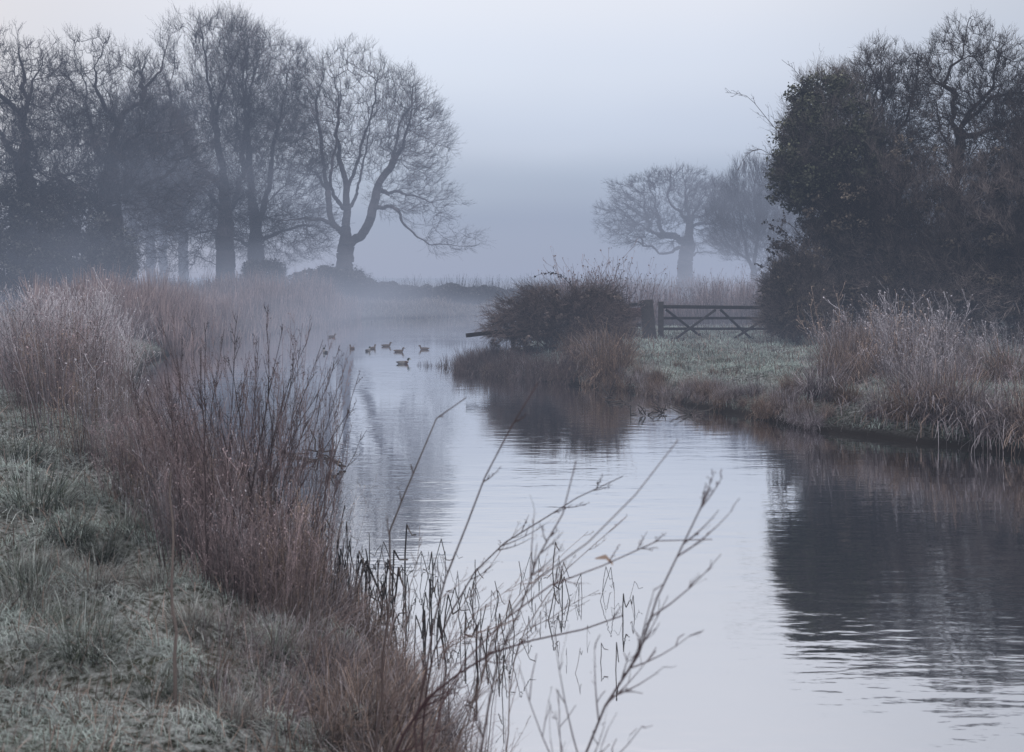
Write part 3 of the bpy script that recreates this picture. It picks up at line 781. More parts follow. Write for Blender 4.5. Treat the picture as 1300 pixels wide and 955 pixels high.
# 1 dense purple-brown weed clumps along the left bank edge
pr = [weed_clump(101 + i, [46, 34, 26, 40][i], 1.3, .42, np.array([BROWN * .7, BROWN * .9, STRAW * .5, MAUVE * .6][i]), np.array([MAUVE * 1.9, MAUVE * 1.3, STRAW * 1.1, FROST * .75][i]), W=.0068) for i in range(4)]
pl = []
LEDGE = RIV[4:15]
for i in range(len(LEDGE) - 1):
    a_, b_ = LEDGE[i], LEDGE[i + 1]; n_ = max(2, int(np.linalg.norm(b_ - a_) / .33))
    for k in range(n_):
        t = (k + r.uniform()) / n_; c = a_ * (1 - t) + b_ * t
        if c[1] < 7.3: continue
        nrm_ = np.array([-(b_ - a_)[1], (b_ - a_)[0]]); nrm_ /= np.linalg.norm(nrm_)
        for q in range(3 if c[1] < 9.3 else 2):
            off = r.uniform(.25, 1.0 + .09 * max(0, c[1] - 7))
            p = c + nrm_ * off
            if river_dist(p[0], p[1])[0] < .1: p = c - nrm_ * off
            if c[1] > 19: continue
            ppx = p[0] / p[1] * F + CX; hs = 1.0
            if c[1] > 9.3 and ppx > 118:
                if r.uniform() < .55: continue
                hs = r.uniform(.3, .5)
            elif c[1] <= 9.3: hs = r.uniform(.35, .75)
            pl.append((p[0], p[1], gz(*p), r.uniform(0, 6.28), r.uniform(.75, 1.12) * hs, r.randint(4)))
for i in range(54):
    py = r.uniform(575, 792)
    xl = np.interp(py, [575, 650, 700, 750, 792], [105, 165, 205, 260, 330]); xr = np.interp(py, [575, 650, 700, 750, 792], [225, 305, 360, 405, 425])
    px = r.uniform(xl, xr); z = .45
    for _ in range(4):
        p = onwater(px, py, z); z = max(0, gz(p[0], p[1]))
    if river_dist(p[0], p[1])[0] < .03: continue
    pl.append((p[0], p[1], z, r.uniform(0, 6.28), r.uniform(.3, .66), r.randint(4)))
copies('weed_clump', M_REED, pr, pl, 'dense clump of thin purple-brown dead weed stems on the left bank edge', 'weed clump', 'dead weed clumps along the left bank')

# 2 straw-coloured reed tufts between them
pr = [tussock(111 + i, 90, .85, .25, STRAW * .6, STRAW * 1.5, .12, .5, .008) for i in range(3)]
pl = []
for i in range(34):
    t = r.uniform(0, 1) ** .8 * (len(LEDGE) - 2.001); j = int(t); c = LEDGE[j] * (1 - t + j) + LEDGE[j + 1] * (t - j)
    x, y = c[0] - r.uniform(.2, 1.0), c[1] - r.uniform(-.1, .5)
    if y < 6.2 or river_dist(x, y)[0] < .1: continue
    pl.append((x, y, gz(x, y), r.uniform(0, 6.28), r.uniform(.55, 1.0), r.randint(3)))
copies('reed_tuft', M_REED, pr, pl, 'upright straw-brown reed tuft among the dead weeds of the left bank', 'reed tuft', 'straw reed tufts on the left bank')

# 3 pale frosted shrub at the far left and its neighbours
pr = [weed_clump(121 + i, 200, 1.5, .65, MAUVE * .8, FROST * 1.0, W=.0055, fan=.3) for i in range(2)]
pl = []
for i, (px, py, Y, s) in enumerate([(38, 0, 15.5, 1.1), (70, 0, 15.0, 1.2), (100, 0, 15.6, 1.12), (120, 0, 17, 1.0), (20, 0, 17, 1.0), (60, 0, 18, 1.2), (90, 0, 19, 1.2)]):
    x = (px - CX) / F * Y; pl.append((x, Y, gz(x, Y), i * 1.3, s * .84, i % 2))
copies('frosted_shrub', M_REED, pr, pl, 'pale frost-covered twiggy shrub at the far left behind the brown weeds', 'shrub', 'frosted shrubs at the far left')

# 4 straw tussocks and frosted weeds on the right bank
pr = [tussock(131 + i, 420, .85, .30, [BROWN * .9, STRAW * .7, np.array([.10, .072, .056]), MAUVE * .7][i], [STRAW * 3.3, FROST * 1.6, np.array([.58, .43, .33]), FROST * 1.4][i], .35, 1.5, .011, -pi / 2 - .4) for i in range(4)]
pl = []
spots = [(742, 470, 1.1), (758, 462, 1.15), (775, 458, 1.1), (790, 452, 1.0), (728, 472, 1.0), (735, 478, .8), (752, 484, 1.05), (772, 488, 1.0), (790, 484, .9), (760, 470, 1.0), (812, 490, .7), (838, 495, .7), (870, 503, .75), (893, 508, .85), (915, 512, .9), (940, 516, .8),
         (960, 518, .85), (985, 522, .8), (1005, 522, .95), (1025, 524, 1.0), (1045, 530, .9), (1075, 535, .7), (1120, 545, .8), (1150, 548, .95), (1180, 550, 1.05), (1205, 552, 1.1), (1230, 556, 1.0),
         (1262, 562, .9), (1290, 565, 1.0), (1315, 568, 1.0), (860, 488, .6), (905, 492, .6), (1000, 505, .7), (1060, 480, 1.1), (1075, 474, 1.2), (1095, 470, 1.2), (1120, 474, 1.1), (1085, 490, .8),
         (1160, 500, .9), (1190, 505, .9), (1240, 480, .9), (1280, 485, .9)]
for i, (px, py, s) in enumerate(spots):
    z = .3
    for _ in range(4):
        p = onwater(px, py, z); z = max(.05, gz(p[0], p[1]))
    pl.append((p[0], p[1], z, r.uniform(-.9, .9), s * r.uniform(.75, 1.2) * (1 if px < 800 or px > 1040 else .55), r.randint(4)))
for i in range(110):
    j = r.randint(28, 37); t = r.uniform(); c = RIV[j] * (1 - t) + RIV[j + 1] * t; e_ = RIV[j + 1] - RIV[j]; nv = np.array([-e_[1], e_[0]]); nv /= np.linalg.norm(nv)
    off = r.uniform(-.02, .42); q_ = c + nv * off
    if river_dist(q_[0], q_[1])[0] < -.03: q_ = c - nv * off
    pl.append((q_[0], q_[1], max(.0, gz(q_[0], q_[1])), r.uniform(-1.0, 1.0), r.uniform(.22, .5), r.randint(4)))
copies('straw_tussock', M_REED, pr, pl, 'drooping straw-brown grass tussock on the edge of the right bank', 'tussock', 'straw tussocks on the right bank')

pr2 = [tussock(138 + i, 160, .95, .26, BROWN * 1.2, STRAW * 1.9, .14, .6, .010) for i in range(2)]; pl2 = []
for i, (px, py, s_) in enumerate([(1058, 484, .9), (1068, 478, 1.05), (1080, 474, 1.1), (1092, 476, 1.0), (1104, 470, 1.1), (1118, 474, .95), (1130, 470, 1.0), (1145, 476, .8), (1225, 470, .7), (1270, 476, .7)]):
    p = onwater(px, py, .45); pl2.append((p[0], p[1], gz(p[0], p[1]), i * 1.3, s_, i % 2))
copies('reed_tuft', M_REED, pr2, pl2, 'upright tan reed tuft rising from the right bank among the frosted weeds', 'reed tuft', 'tan reed tufts on the right bank')
pr = [weed_clump(141 + i, [34, 26, 40, 30][i], .95, .4, MAUVE * .75, [FROST * .65, MAUVE * 1.7, FROST * .85, STRAW * 1.5][i], W=.008, fan=.4) for i in range(4)]
pl = []
for i in range(46):
    px = r.uniform(1065, 1345); Y = r.uniform(17.5, 22.5) - (px - 1065) / 280 * 2.5; x = (px - CX) / F * Y
    if river_dist(x, Y)[0] < .8: continue
    pl.append((x, Y, gz(x, Y), r.uniform(0, 6.28), r.uniform(.55, 1.5) * (1.15 if px < 1180 else .7), i % 4))
copies('frosted_weed', M_REED, pr, pl, 'pale frosted dead weed clump in front of the dark thicket on the right bank', 'weed clump', 'frosted weeds on the right bank')

# 5 frosted green tussocks on the left foreground bank
pr = [tussock(151 + i, 700, .34, .16, [GREEN * .9, GREEN * .6, STRAW * .4][i], [GFROST * 1.1, GFROST * .7, GFROST * 1.15][i], .5, 1.7, .005) for i in range(3)]
pl = []
for i, (px, py, s) in enumerate([(45, 645, 1.55), (15, 585, 1.4), (95, 580, 1.1), (160, 700, .8), (60, 790, .6), (120, 760, .7), (195, 650, .9), (230, 690, .9), (265, 660, .9), (150, 640, .9), (20, 730, .7), (240, 800, .6), (340, 830, .6), (90, 700, .8), (205, 745, .75)]):
    z = .55
    for _ in range(4):
        p = onwater(px, py, z); z = gz(p[0], p[1])
    pl.append((p[0], p[1], z, r.uniform(0, 6.28), s, i % 3))
for i in range(12):
    px, py = r.uniform(-10, 300), r.uniform(590, 950); z = .5
    if px > 40 + (py - 560) * 1.0: continue
    for _ in range(4):
        p = onwater(px, py, z); z = gz(p[0], p[1])
    pl.append((p[0], p[1], z, r.uniform(0, 6.28), r.uniform(.45, 1.0), i % 3))
copies('grass_tussock', M_GRASS, pr, pl, 'arching grass tussock rimed with frost on the left foreground bank', 'tussock', 'frosted tussocks on the left bank')
# straw tufts along the near water edge
rr0 = np.random.RandomState(165)
pr = [tussock(161 + i, 200, .27, .15, [STRAW * .5, BROWN * .9, MAUVE * .8][i], [FROST * 1.05, STRAW * 1.7, FROST * 1.0][i], .4, 1.3, .005) for i in range(3)]
pl = []
for i in range(42):
    px = r.uniform(255, 640); py = 790 + (px - 255) * .16 + r.uniform(-10, 120); z = .3
    for _ in range(5):
        p = onwater(px, py, z); z = gz(p[0], p[1])
    if river_dist(p[0], p[1])[0] < .08: continue
    pl.append((p[0], p[1], z, r.uniform(0, 6.28), r.uniform(.6, 1.1), i % 3))
for i in range(120):
    j = rr0.randint(2, 9); t = rr0.uniform(); c = RIV[j] * (1 - t) + RIV[j + 1] * t; e_ = RIV[j + 1] - RIV[j]; nv = np.array([-e_[1], e_[0]]); nv /= np.linalg.norm(nv)
    off = rr0.uniform(-.05, .55) ; x, y = c + nv * off
    if river_dist(x, y)[0] < -.02 and off > 0: x, y = c - nv * off
    pl.append((x, y, max(-.02, gz(x, y)), rr0.uniform(0, 6.28), rr0.uniform(.75, 1.5), i % 3))
copies('straw_tuft', M_REED, pr, pl, 'short frosted straw-coloured tuft on the near left bank beside the black reeds', 'tuft', 'short straw tufts on the near bank')

# 6 tall dark branching stalks leaning over the water on the left
def stalk(mb, r, pts, rad, c0, c1, nb=9, bl=.3, spread=.55, pods=.009):
    P = np.array(pts, float)
    cum = np.r_[0, np.cumsum(np.linalg.norm(np.diff(P, axis=0), axis=1))]; K = 12; tt = np.linspace(0, cum[-1], K)
    tg = np.gradient(P, cum, axis=0); Q = []
    for t in tt:
        i = min(len(P) - 2, int(np.searchsorted(cum, t, side='right') - 1)); h = cum[i + 1] - cum[i]; u = (t - cum[i]) / h
        Q.append((2*u**3 - 3*u**2 + 1) * P[i] + (u**3 - 2*u**2 + u) * tg[i] * h + (-2*u**3 + 3*u**2) * P[i+1] + (u**3 - u**2) * tg[i+1] * h)
    Q = np.array(Q); Q[1:] += r.normal(size=(K - 1, 3)) * .004 * cum[-1]
    cc = np.array(c0)[None] * (1 - np.linspace(0, 1, K)[:, None]) + np.array(c1)[None] * np.linspace(0, 1, K)[:, None]
    tubes(mb, Q[None], (rad * np.linspace(1, .3, K))[None], cc[None], 5)
    n = nb
    t = np.sort(r.uniform(.3, .98, n)); i = np.minimum((t * (K - 1)).astype(int), K - 2); f = (t * (K - 1) - i)[:, None]
    p = Q[i] * (1 - f) + Q[i + 1] * f; d = norm(Q[i + 1] - Q[i])
    sd = norm(np.cross(d, rdir(r, n))); ln = bl * cum[-1] * r.uniform(.4, 1.1, n) * (1.15 - t)
    d1 = norm(d + sd * spread * r.uniform(.6, 1.5, n)[:, None]); d2 = norm(d1 + d * .5 + np.array([0, 0, .3]))
    B = hermite(p, d1 * ln[:, None], p + d1 * ln[:, None] * .5 + d2 * ln[:, None] * .5, d2 * ln[:, None], 5)
    tubes(mb, B, rad * .45 * np.linspace(1, .35, 5)[None] * np.ones((n, 1)), np.array(c1) * np.ones((n, 1)), 3)
    for q in range(5):
        k = r.randint(1, 5, n); pp = B[np.arange(n), k]; dd = norm(d2 + rdir(r, n) * .7); l3 = ln * r.uniform(.08, .3, n)
        e = pp + dd * l3[:, None]
        ribbons(mb, np.stack([pp, (pp + e) / 2 + r.normal(size=pp.shape) * .004, e], 1), rad * np.array([.6, .5, .4])[None], rdir(r, n), np.array(c1))
        if pods: leaf_quads(mb, r, e, pods, np.array(c1)[None] * r.uniform(.7, 1.3, (n, 1)))
    return Q

rr = np.random.RandomState(170)
rq = np.random.RandomState(177)
def gbase(px, py, z=.3):
    for _ in range(6):
        p = onwater(px, py, z); z = gz(p[0], p[1])
    return np.array([p[0], p[1], z - .03])
tips = [(395, 408), (432, 438), (455, 478), (340, 385), (285, 418), (420, 470), (375, 450), (445, 520), (300, 400), (255, 440), (330, 430), (210, 470), (232, 430), (360, 415), (465, 545), (440, 455),
        (270, 480), (190, 450), (315, 470), (405, 500), (350, 480), (240, 500), (165, 470), (220, 520), (290, 455), (380, 520), (425, 560), (205, 430), (335, 510), (260, 410), (185, 500), (410, 430)]
tips += [(rr.uniform(150, 450), 395 + 165 * rr.uniform() ** .9) for _ in range(120)]
for i, tpx in enumerate(tips):
    bx = 235 + (tpx[0] - 160) * (.42 if i < 32 else .58) + rr.uniform(-22, 22); bx = bx + rr.uniform(-35, 30); by = 765 - (380 - bx) * .35 + rr.uniform(-65, 20)
    b = gbase(bx, by); dy = rr.uniform(-.1, .6); t = at(tpx[0], tpx[1], b[1] + dy)
    m_ = b * .5 + t * .5 + np.array([-(t[0] - b[0]) * rr.uniform(.02, .14), 0, .03]); mm = MB()
    tn = rr.uniform(.7, 2.8) if i >= 32 else rr.uniform(.6, 1.0)
    stalk(mm, rr, [b, m_, t], rr.uniform(.0042, .0070) if i < 32 else rr.uniform(.0028, .0046), np.array([.050, .037, .037]) * tn, np.array([.100, .078, .080]) * tn, nb=rr.randint(9, 17), bl=.30, spread=.45)
    o = mm.build('weed_stalk', M_TWIG, offset=b); o.location = b
    lab = 'tall dark branching dead stalk rising from the left bank against the water'
    if i == 2: pass
    tag(o, lab, 'weed stalk', 'tall dark stalks on the left bank')

# 7 out-of-focus stalks close to the camera
near = [('thin bent stalk with a hooked tip, leftmost of the blurred stalks over the water', [(470, 985), (492, 760), (503, 640), (528, 598), (540, 560), (575, 508), (590, 503)], 3.5, .006, (.13, .10, .093), 5, .10),
        ('long dark blurred stalk with a swollen tip reaching highest over the open water', [(520, 1040), (560, 760), (585, 680), (612, 618), (655, 540), (688, 492)], 3.0, .0055, (.10, .07, .07), 5, .12),
        ('slender blurred stalk sweeping up to a feathery branched tip over mid-river', [(540, 1010), (560, 800), (640, 690), (700, 655), (735, 630), (785, 605)], 3.4, .0048, (.07, .045, .045), 6, .22),
        ('upright blurred stalk with forked twigs, middle of the near stalks', [(600, 1090), (640, 820), (668, 745), (696, 690), (715, 640), (730, 588)], 2.6, .005, (.12, .085, .085), 9, .28),
        ('long straight blurred stem slanting up to the right without side twigs', [(560, 1060), (640, 790), (740, 690), (800, 640), (868, 562)], 2.4, .0038, (.15, .11, .10), 2, .10),
        ('thin blurred stem running low to the right with a curled dead leaf', [(520, 1010), (600, 830), (700, 742), (780, 716), (860, 688), (905, 678)], 2.7, .0042, (.13, .085, .085), 4, .15),
        ('tall blurred stalk with paired side twigs, rightmost over the water', [(680, 1130), (745, 960), (786, 862), (822, 790), (852, 720), (876, 668), (905, 622)], 2.3, .0052, (.11, .08, .085), 16, .34),
        ('thick dark blurred branch lying low across the near reeds', [(430, 1010), (560, 870), (640, 822), (720, 806), (790, 782)], 2.9, .006, (.07, .042, .045), 9, .16),
        ('single pale upright stick at the left foreground', [(222, 900), (221, 830), (218, 740), (219, 650), (217, 600)], 4.4, .010, (.20, .165, .15), 3, .06)]
for k in range(16):
    bx_ = rq.uniform(330, 640); tx_ = bx_ + rq.uniform(-60, 190); ty_ = rq.uniform(640, 800); Yk = rq.uniform(3.6, 5.0)
    near.append(('thin frosted dead stem leaning across the black reeds at the near water edge', [(bx_, 1000), (bx_ * .6 + tx_ * .4 - 12, 860 * .5 + ty_ * .5 + 10), (tx_, ty_)], Yk, rq.uniform(.0022, .0036),
                 np.array([.20, .155, .145]) * rq.uniform(.55, 1.4), 9, .25))
for i, (lab, path, Y, rad, c, nb, bl) in enumerate(near):
    P = [at(px, py, Y + .12 * (len(path) - j) * (.4 if i != 8 else 0)) for j, (px, py) in enumerate(path)]
    g = gz(P[0][0], P[0][1]); P[0][2] = g - .05
    mm = MB(); stalk(mm, rr, P, rad, np.array(c) * .8, np.array(c), nb=int(nb * 1.5), bl=bl, spread=.7, pods=.0045)
    if i == 5:
        q = at(778, 716, 2.9); ribbons(mm, np.array([[q, q + np.array([-.02, 0, .02]), q + np.array([-.05, 0, .015])]]), np.array([[.012, .016, .004]]), np.array([[0, .7, .7]]), STRAW * 1.4)
    o = mm.build('dead_stalk', M_TWIG, offset=P[0]); o.location = P[0]
    tag(o, lab, 'dead stalk', 'blurred dead stalks in the near foreground' if i < 9 else 'thin frosted stems at the near water edge')

# 8 black bent reeds standing in the shallows
def bent_reed(r, L, kink):
    mb = MB(); az = r.uniform(0, 6.28); h = np.array([cos(az), sin(az), 0]); ln = r.uniform(.05, 1.0)
    p0 = np.array([0, 0, -.35]); p1 = np.array([0, 0, L]) + h * ln * L
    pts = [p0, p0 * .45 + p1 * .55, p1]
    if kink:
        a2 = az + r.uniform(-.6, .6); h2 = np.array([cos(a2), sin(a2), 0])
        p2 = p1 + (h2 * r.uniform(.12, .6) - np.array([0, 0, r.uniform(.45, 1.2)])) * L * r.uniform(.4, .85)
        pts.append(p2)
        if r.uniform() < .35: pts.append(p2 + (h2 * .6 + np.array([0, 0, r.uniform(-.3, .5)])) * L * .4)
    P = np.array(pts); wd = r.uniform(.004, .0115)
    for a, b in zip(P[:-1], P[1:]):
        s_ = norm(np.cross(b - a, np.array([.3, .8, .2])))
        tubes(mb, np.array([[a, (a + b) / 2 + r.normal(size=3) * .004, b]]), np.array([[wd * .5, wd * .5, wd * .42]]), np.array([.024, .019, .017]) * r.uniform(.5, 1.0) * (1 if r.uniform() < .7 else 3.2), 4)
    return mb
br = [bent_reed(np.random.RandomState(180 + i), .17 + .02 * (i % 7), i % 5 != 4) for i in range(14)]
pl = []
seen = [(372, 700), (380, 690), (395, 715), (405, 700), (418, 712), (425, 720), (432, 708), (440, 725), (447, 712), (452, 735), (460, 722), (436, 745), (444, 752), (470, 745), (480, 738), (488, 752), (462, 760),
        (476, 765), (500, 760), (515, 748), (522, 765), (536, 758), (490, 775), (508, 785), (530, 790), (545, 775), (560, 765), (575, 755), (590, 760), (583, 745), (598, 772), (570, 790), (600, 800), (612, 815),
        (590, 835), (640, 790), (652, 742), (668, 735), (700, 730), (715, 760), (625, 780), (700, 800), (735, 760), (760, 840), (780, 850), (720, 860), (640, 760), (606, 745), (660, 800), (745, 815), (412, 735), (455, 775), (425, 760), (520, 800)]
for i, (px, py) in enumerate(seen):
    p = onwater(px, py); z = max(0, gz(p[0], p[1]))
    pl.append((p[0], p[1], z, rr.uniform(0, 6.28), rr.uniform(.6, 1.15) * (1.25 if px < 500 else .75), i % 14))
for i in range(110):
    px = rr.choice([rr.normal(405, 30), rr.normal(455, 28), rr.uniform(480, 640)]); py = 704 + (px - 345) * .60 + rr.normal() * 18 - abs(rr.normal()) * 22; p = onwater(px, py)
    if river_dist(p[0], p[1])[0] > .25: continue
    pl.append((p[0], p[1], max(0, gz(p[0], p[1])), rr.uniform(0, 6.28), rr.uniform(.5, 1.05) * rr.choice([1, 1, 1.5]), i % 14))
for i in range(24):
    px = 540 + 250 * rr.uniform() ** 1.5; py = 735 + (px - 540) * .26 + rr.normal() * 38; p = onwater(px, py)
    if river_dist(p[0], p[1])[0] > -.05: continue
    c_ = rr.randint(1, 4)
    for k in range(c_):
        pl.append((p[0] + rr.normal() * .06, p[1] + rr.normal() * .08, 0, rr.uniform(0, 6.28), rr.uniform(.35, .85), rr.choice([0, 1, 2, 3, 5, 6, 7, 8, 10, 11, 12, 13])))
copies('bent_reed', M_WET, br, pl, 'black dead reed bent over in the shallows of the near left bank', 'reed', 'black bent reeds in the shallows')

# 9 reeds on the little spit by the ducks
pr = [tussock(195 + i, 26, .42, .22, BROWN * .6, BROWN * 1.3, .15, .5, .02) for i in range(3)]
pl = []
for i, (px, py) in enumerate([(535, 464), (543, 465), (550, 465), (557, 466), (565, 467), (572, 467), (578, 469), (585, 470), (574, 463), (560, 464), (590, 468)]):
    p = onwater(px, py); pl.append((p[0], p[1], -.05 if px < 575 else .0, i * 1.1, .62 if px < 565 else 1.0, i % 3))
copies('reed_tuft', M_REED, pr, pl, 'small dark reed tuft standing in the water just right of the nearest duck', 'reed tuft', 'small reed tufts beside the ducks')

# ------------------------------------------------------------------ bramble, gate, fence
T('bramble_bush', 'broad dark bramble thicket at the tip of the right bank, left of the gatepost', 'bramble',
  [[(715, 470), (715, 440), (712, 410), (716, 385)], [(715, 455), (680, 415, -.4), (655, 395, -.5)], [(715, 455), (750, 410, .4), (772, 385, .5)], [(715, 460), (670, 440, .4), (635, 425, .5)], [(715, 460), (760, 440, -.5), (795, 415, -.5)]],
  [(690, 412, 62, 48, 1.2), (758, 408, 46, 46, 1.2), (655, 425, 42, 46, 1.0), (730, 405, 70, 40, 1.3), (725, 442, 92, 34, 1.3)],
  25.6, 2300, .03, 201, twigs=7, twig_len=.42, twig_w=.010, up=.1, droop=.35, bark=np.array([.095, .075, .070]), kink=.3, thick=.014, shell=2.1, parts=('stem', 'cane_mass'),
  leaf=(9000, .07, (.070, .056, .050), .16))
cm = MB(); rb = np.random.RandomState(205)
cane = [at(738, 385, 25.6), at(725, 362, 25.5), at(708, 348, 25.4), at(690, 347, 25.3), at(676, 352, 25.2)]
stalk(cm, rb, cane, .012, (.05, .04, .04), (.06, .05, .05), nb=14, bl=.12, spread=.9, pods=.05)
o = cm.build('bramble_cane', M_TWIG, offset=cane[0]); o.location = cane[0]
tag(o, 'single bramble cane arching up above the bramble thicket against the mist', 'cane')
pr = [weed_clump(211 + i, 34, 1.9, .5, MAUVE * .6, MAUVE * 1.2, W=.016, fan=.3) for i in range(2)]
pl = []
for i, (px, Y, s) in enumerate([(752, 29, 1.2), (768, 29.5, 1.25), (790, 30, 1.05), (735, 30, 1.0), (805, 31, 1.0), (900, 36, .9), (930, 37, 1.0), (955, 36, .95), (700, 30, .95), (875, 38, .9)]):
    x = (px - CX) / F * Y; pl.append((x, Y, gz(x, Y), i * 1.7, s, i % 2))
copies('tall_weed', M_REED, pr, pl, 'tall thin dead weeds showing pale above the bramble and the gate', 'weed clump', 'tall weeds behind the bramble and the gate')
# fringe of reeds hanging from the bramble bank into the water
pr = [tussock(221 + i, 200, .7, .3, BROWN * .9, MAUVE * 1.6, .3, 1.3, .013, -pi / 2) for i in range(3)]
pl = []
for i, px in enumerate(list(range(586, 735, 6)) + list(range(590, 640, 6))):
    py = 467 + max(0, px - 600) * .11 - (7 if i > 24 else 0); p = onwater(px, py + rr.uniform(-4, 3), .1)
    pl.append((p[0], p[1] + .15, max(0, gz(p[0], p[1])), rr.uniform(-.6, .6), rr.uniform(.6, 1.0), i % 3))
copies('reed_tuft', M_REED, pr, pl, 'faded reed tuft hanging over the water at the foot of the bramble thicket', 'reed tuft', 'reed fringe below the bramble')

WD = np.array([.040, .036, .034])
GY_ = 29.5
g0 = at(838, 432, GY_); gzb = gz(g0[0], GY_)
groot = empty('field_gate', (g0[0], GY_, gzb)); tag(groot, 'dark wooden five-bar field gate with crossed braces, closed across the track', 'gate')
def gp(px, py, dy=0.0):
    p = at(px, py, GY_); return p - np.array([g0[0], GY_, gzb]) + np.array([0, dy, 0])
def gpart(name, p0, p1, w, d, col=WD):
    m = MB(); beam(m, p0, p1, w, d, col); return m.build(name, M_WOOD, groot)
gpart('hanging_stile', gp(839, 437), gp(839, 383), .15, .10)
gpart('closing_stile', gp(1003, 433), gp(1003, 392), .11, .08)
for py, w in ((389.5, .10), (404, .075), (417.5, .075), (431, .08)):
    gpart('rail', gp(842.5, py), gp(1000, py + (1.5 if py < 395 else 0)), w, .045, WD * (1.15 if py < 395 else 1))
for a, b, dy in (((845, 393), (893, 430), -.045), ((857, 430), (908, 393), -.085), ((914, 393), (953, 430), -.045), ((931, 430), (974, 402), -.085)):
    gpart('brace', gp(*a, dy), gp(*b, dy), .07, .032)
# the leaning gatepost
pb = at(826, 438, GY_ - .1); pz = gz(pb[0], pb[1])
m = MB(); lt = at(820, 381, GY_ - .1)
beam(m, (pb[0], pb[1], pz - .2), (lt[0], lt[1], lt[2]), .36, .30, WD * .9)
o = m.build('gatepost', M_WOOD, offset=(pb[0], pb[1], pz)); o.location = (pb[0], pb[1], pz)
tag(o, 'thick leaning dark timber gatepost between the bramble and the gate', 'post')
# remains of a fence in the bramble
fr_ = empty('fence', tuple(at(800, 434, GY_ - .5))); fr_.location.z = gz(fr_.location.x, fr_.location.y); tag(fr_, 'short run of wooden fence rails running from the gatepost into the bramble', 'fence')
fo = np.array(fr_.location)
for (a, b, w, c) in (((780, 389), (813, 386), .09, WD), ((776, 398), (813, 396), .24, np.array([.12, .07, .065])), ((778, 415), (813, 413), .09, WD)):
    m = MB(); beam(m, at(*a, GY_ - .6), at(*b, GY_ - .35), w, .05, c); m.build('rail', M_WOOD, fr_, offset=fo)
m = MB(); beam(m, at(777, 440, GY_ - .55) - np.array([0, 0, .1]), at(777, 384, GY_ - .55), .12, .12, WD); m.build('post', M_WOOD, fr_, offset=fo)
rl = empty('wooden_rail', tuple(at(640, 440, 25.2))); tag(rl, 'dark wooden rail sticking out of the bramble over the water', 'rail')
ro = np.array(rl.location)
m = MB(); beam(m, at(592, 426, 24.9), at(662, 418, 25.5), .10, .07, WD * .7); m.build('bar', M_WOOD, rl, offset=ro)
m = MB(); beam(m, at(652, 470, 25.45), at(651, 410, 25.45), .11, .10, WD * .7); m.build('post', M_WOOD, rl, offset=ro)

# arching bare stems that lean out of the thicket's left side
for i, (lab, path) in enumerate([('long bare stem arching out left from the ivy-clad tree, lowest of three', [(1020, 240), (985, 200), (960, 190), (945, 200), (938, 215)]),
                                 ('long bare stem arching out left from the ivy-clad tree, reaching furthest', [(1020, 215), (990, 170), (965, 140), (945, 120), (922, 118)]),
                                 ('long bare stem rising from the ivy-clad tree, highest of three', [(1040, 150), (1022, 108), (1008, 88), (992, 76)])]):
    m = MB(); P = [at(px, py, 28) for px, py in path]
    stalk(m, rb, P, .014, (.05, .04, .04), (.075, .06, .062), nb=16, bl=.3, spread=.9, pods=.02)
    o = m.build('arching_stem', M_TWIG, offset=P[0]); o.location = P[0]; tag(o, lab, 'stem', 'arching stems of the thicket')

rs2 = np.random.RandomState(241)
for i in range(16):
    y0 = rs2.uniform(300, 415); x0 = 1012 + rs2.uniform(-8, 14); m = MB()
    P = [at(x0, y0, 27.2), at(x0 - rs2.uniform(14, 28), y0 - rs2.uniform(5, 32), 27.0 + rs2.normal() * .3), at(x0 - rs2.uniform(30, 52), y0 - rs2.uniform(-8, 40), 26.8 + rs2.normal() * .5)]
    stalk(m, rs2, P, .010, (.05, .04, .037), (.06, .05, .046), nb=14, bl=.3, spread=.9, pods=.065)
    o = m.build('leafy_stem', M_TWIG, offset=P[0]); o.location = P[0]
    tag(o, 'short leafy stem sticking out of the dark thicket above the gate end', 'stem', 'leafy stems above the gate end')
# floating sticks off the right bank
for i, (px, py, w) in enumerate([(790, 512, .5), (842, 525, .35), (880, 527, .55), (812, 528, .4), (770, 508, .3), (386, 588, .5), (405, 578, .4), (425, 596, .45)]):
    p = onwater(px, py); m = MB(); q = np.random.RandomState(230 + i)
    for k in range(7):
        a = q.normal(size=3) * np.array([w * .16, w * .10, .015]) + np.array([0, 0, .03]); b = a + np.array([q.normal() * w * .5, q.normal() * .1, abs(q.normal()) * .12])
        tubes(m, np.array([[a, (a + b) / 2 + q.normal(size=3) * .02, b]]), np.array([[.012, .01, .006]]), np.array([.03, .024, .022]), 4)
    o = m.build('floating_twig', M_WET); o.location = p; tag(o, 'dark tangle of twigs floating on the water off the right bank' if px > 600 else 'dark tangle of floating twigs behind the tall left stalks', 'twig', 'floating twigs off the right bank' if px > 600 else 'floating twigs by the left bank')

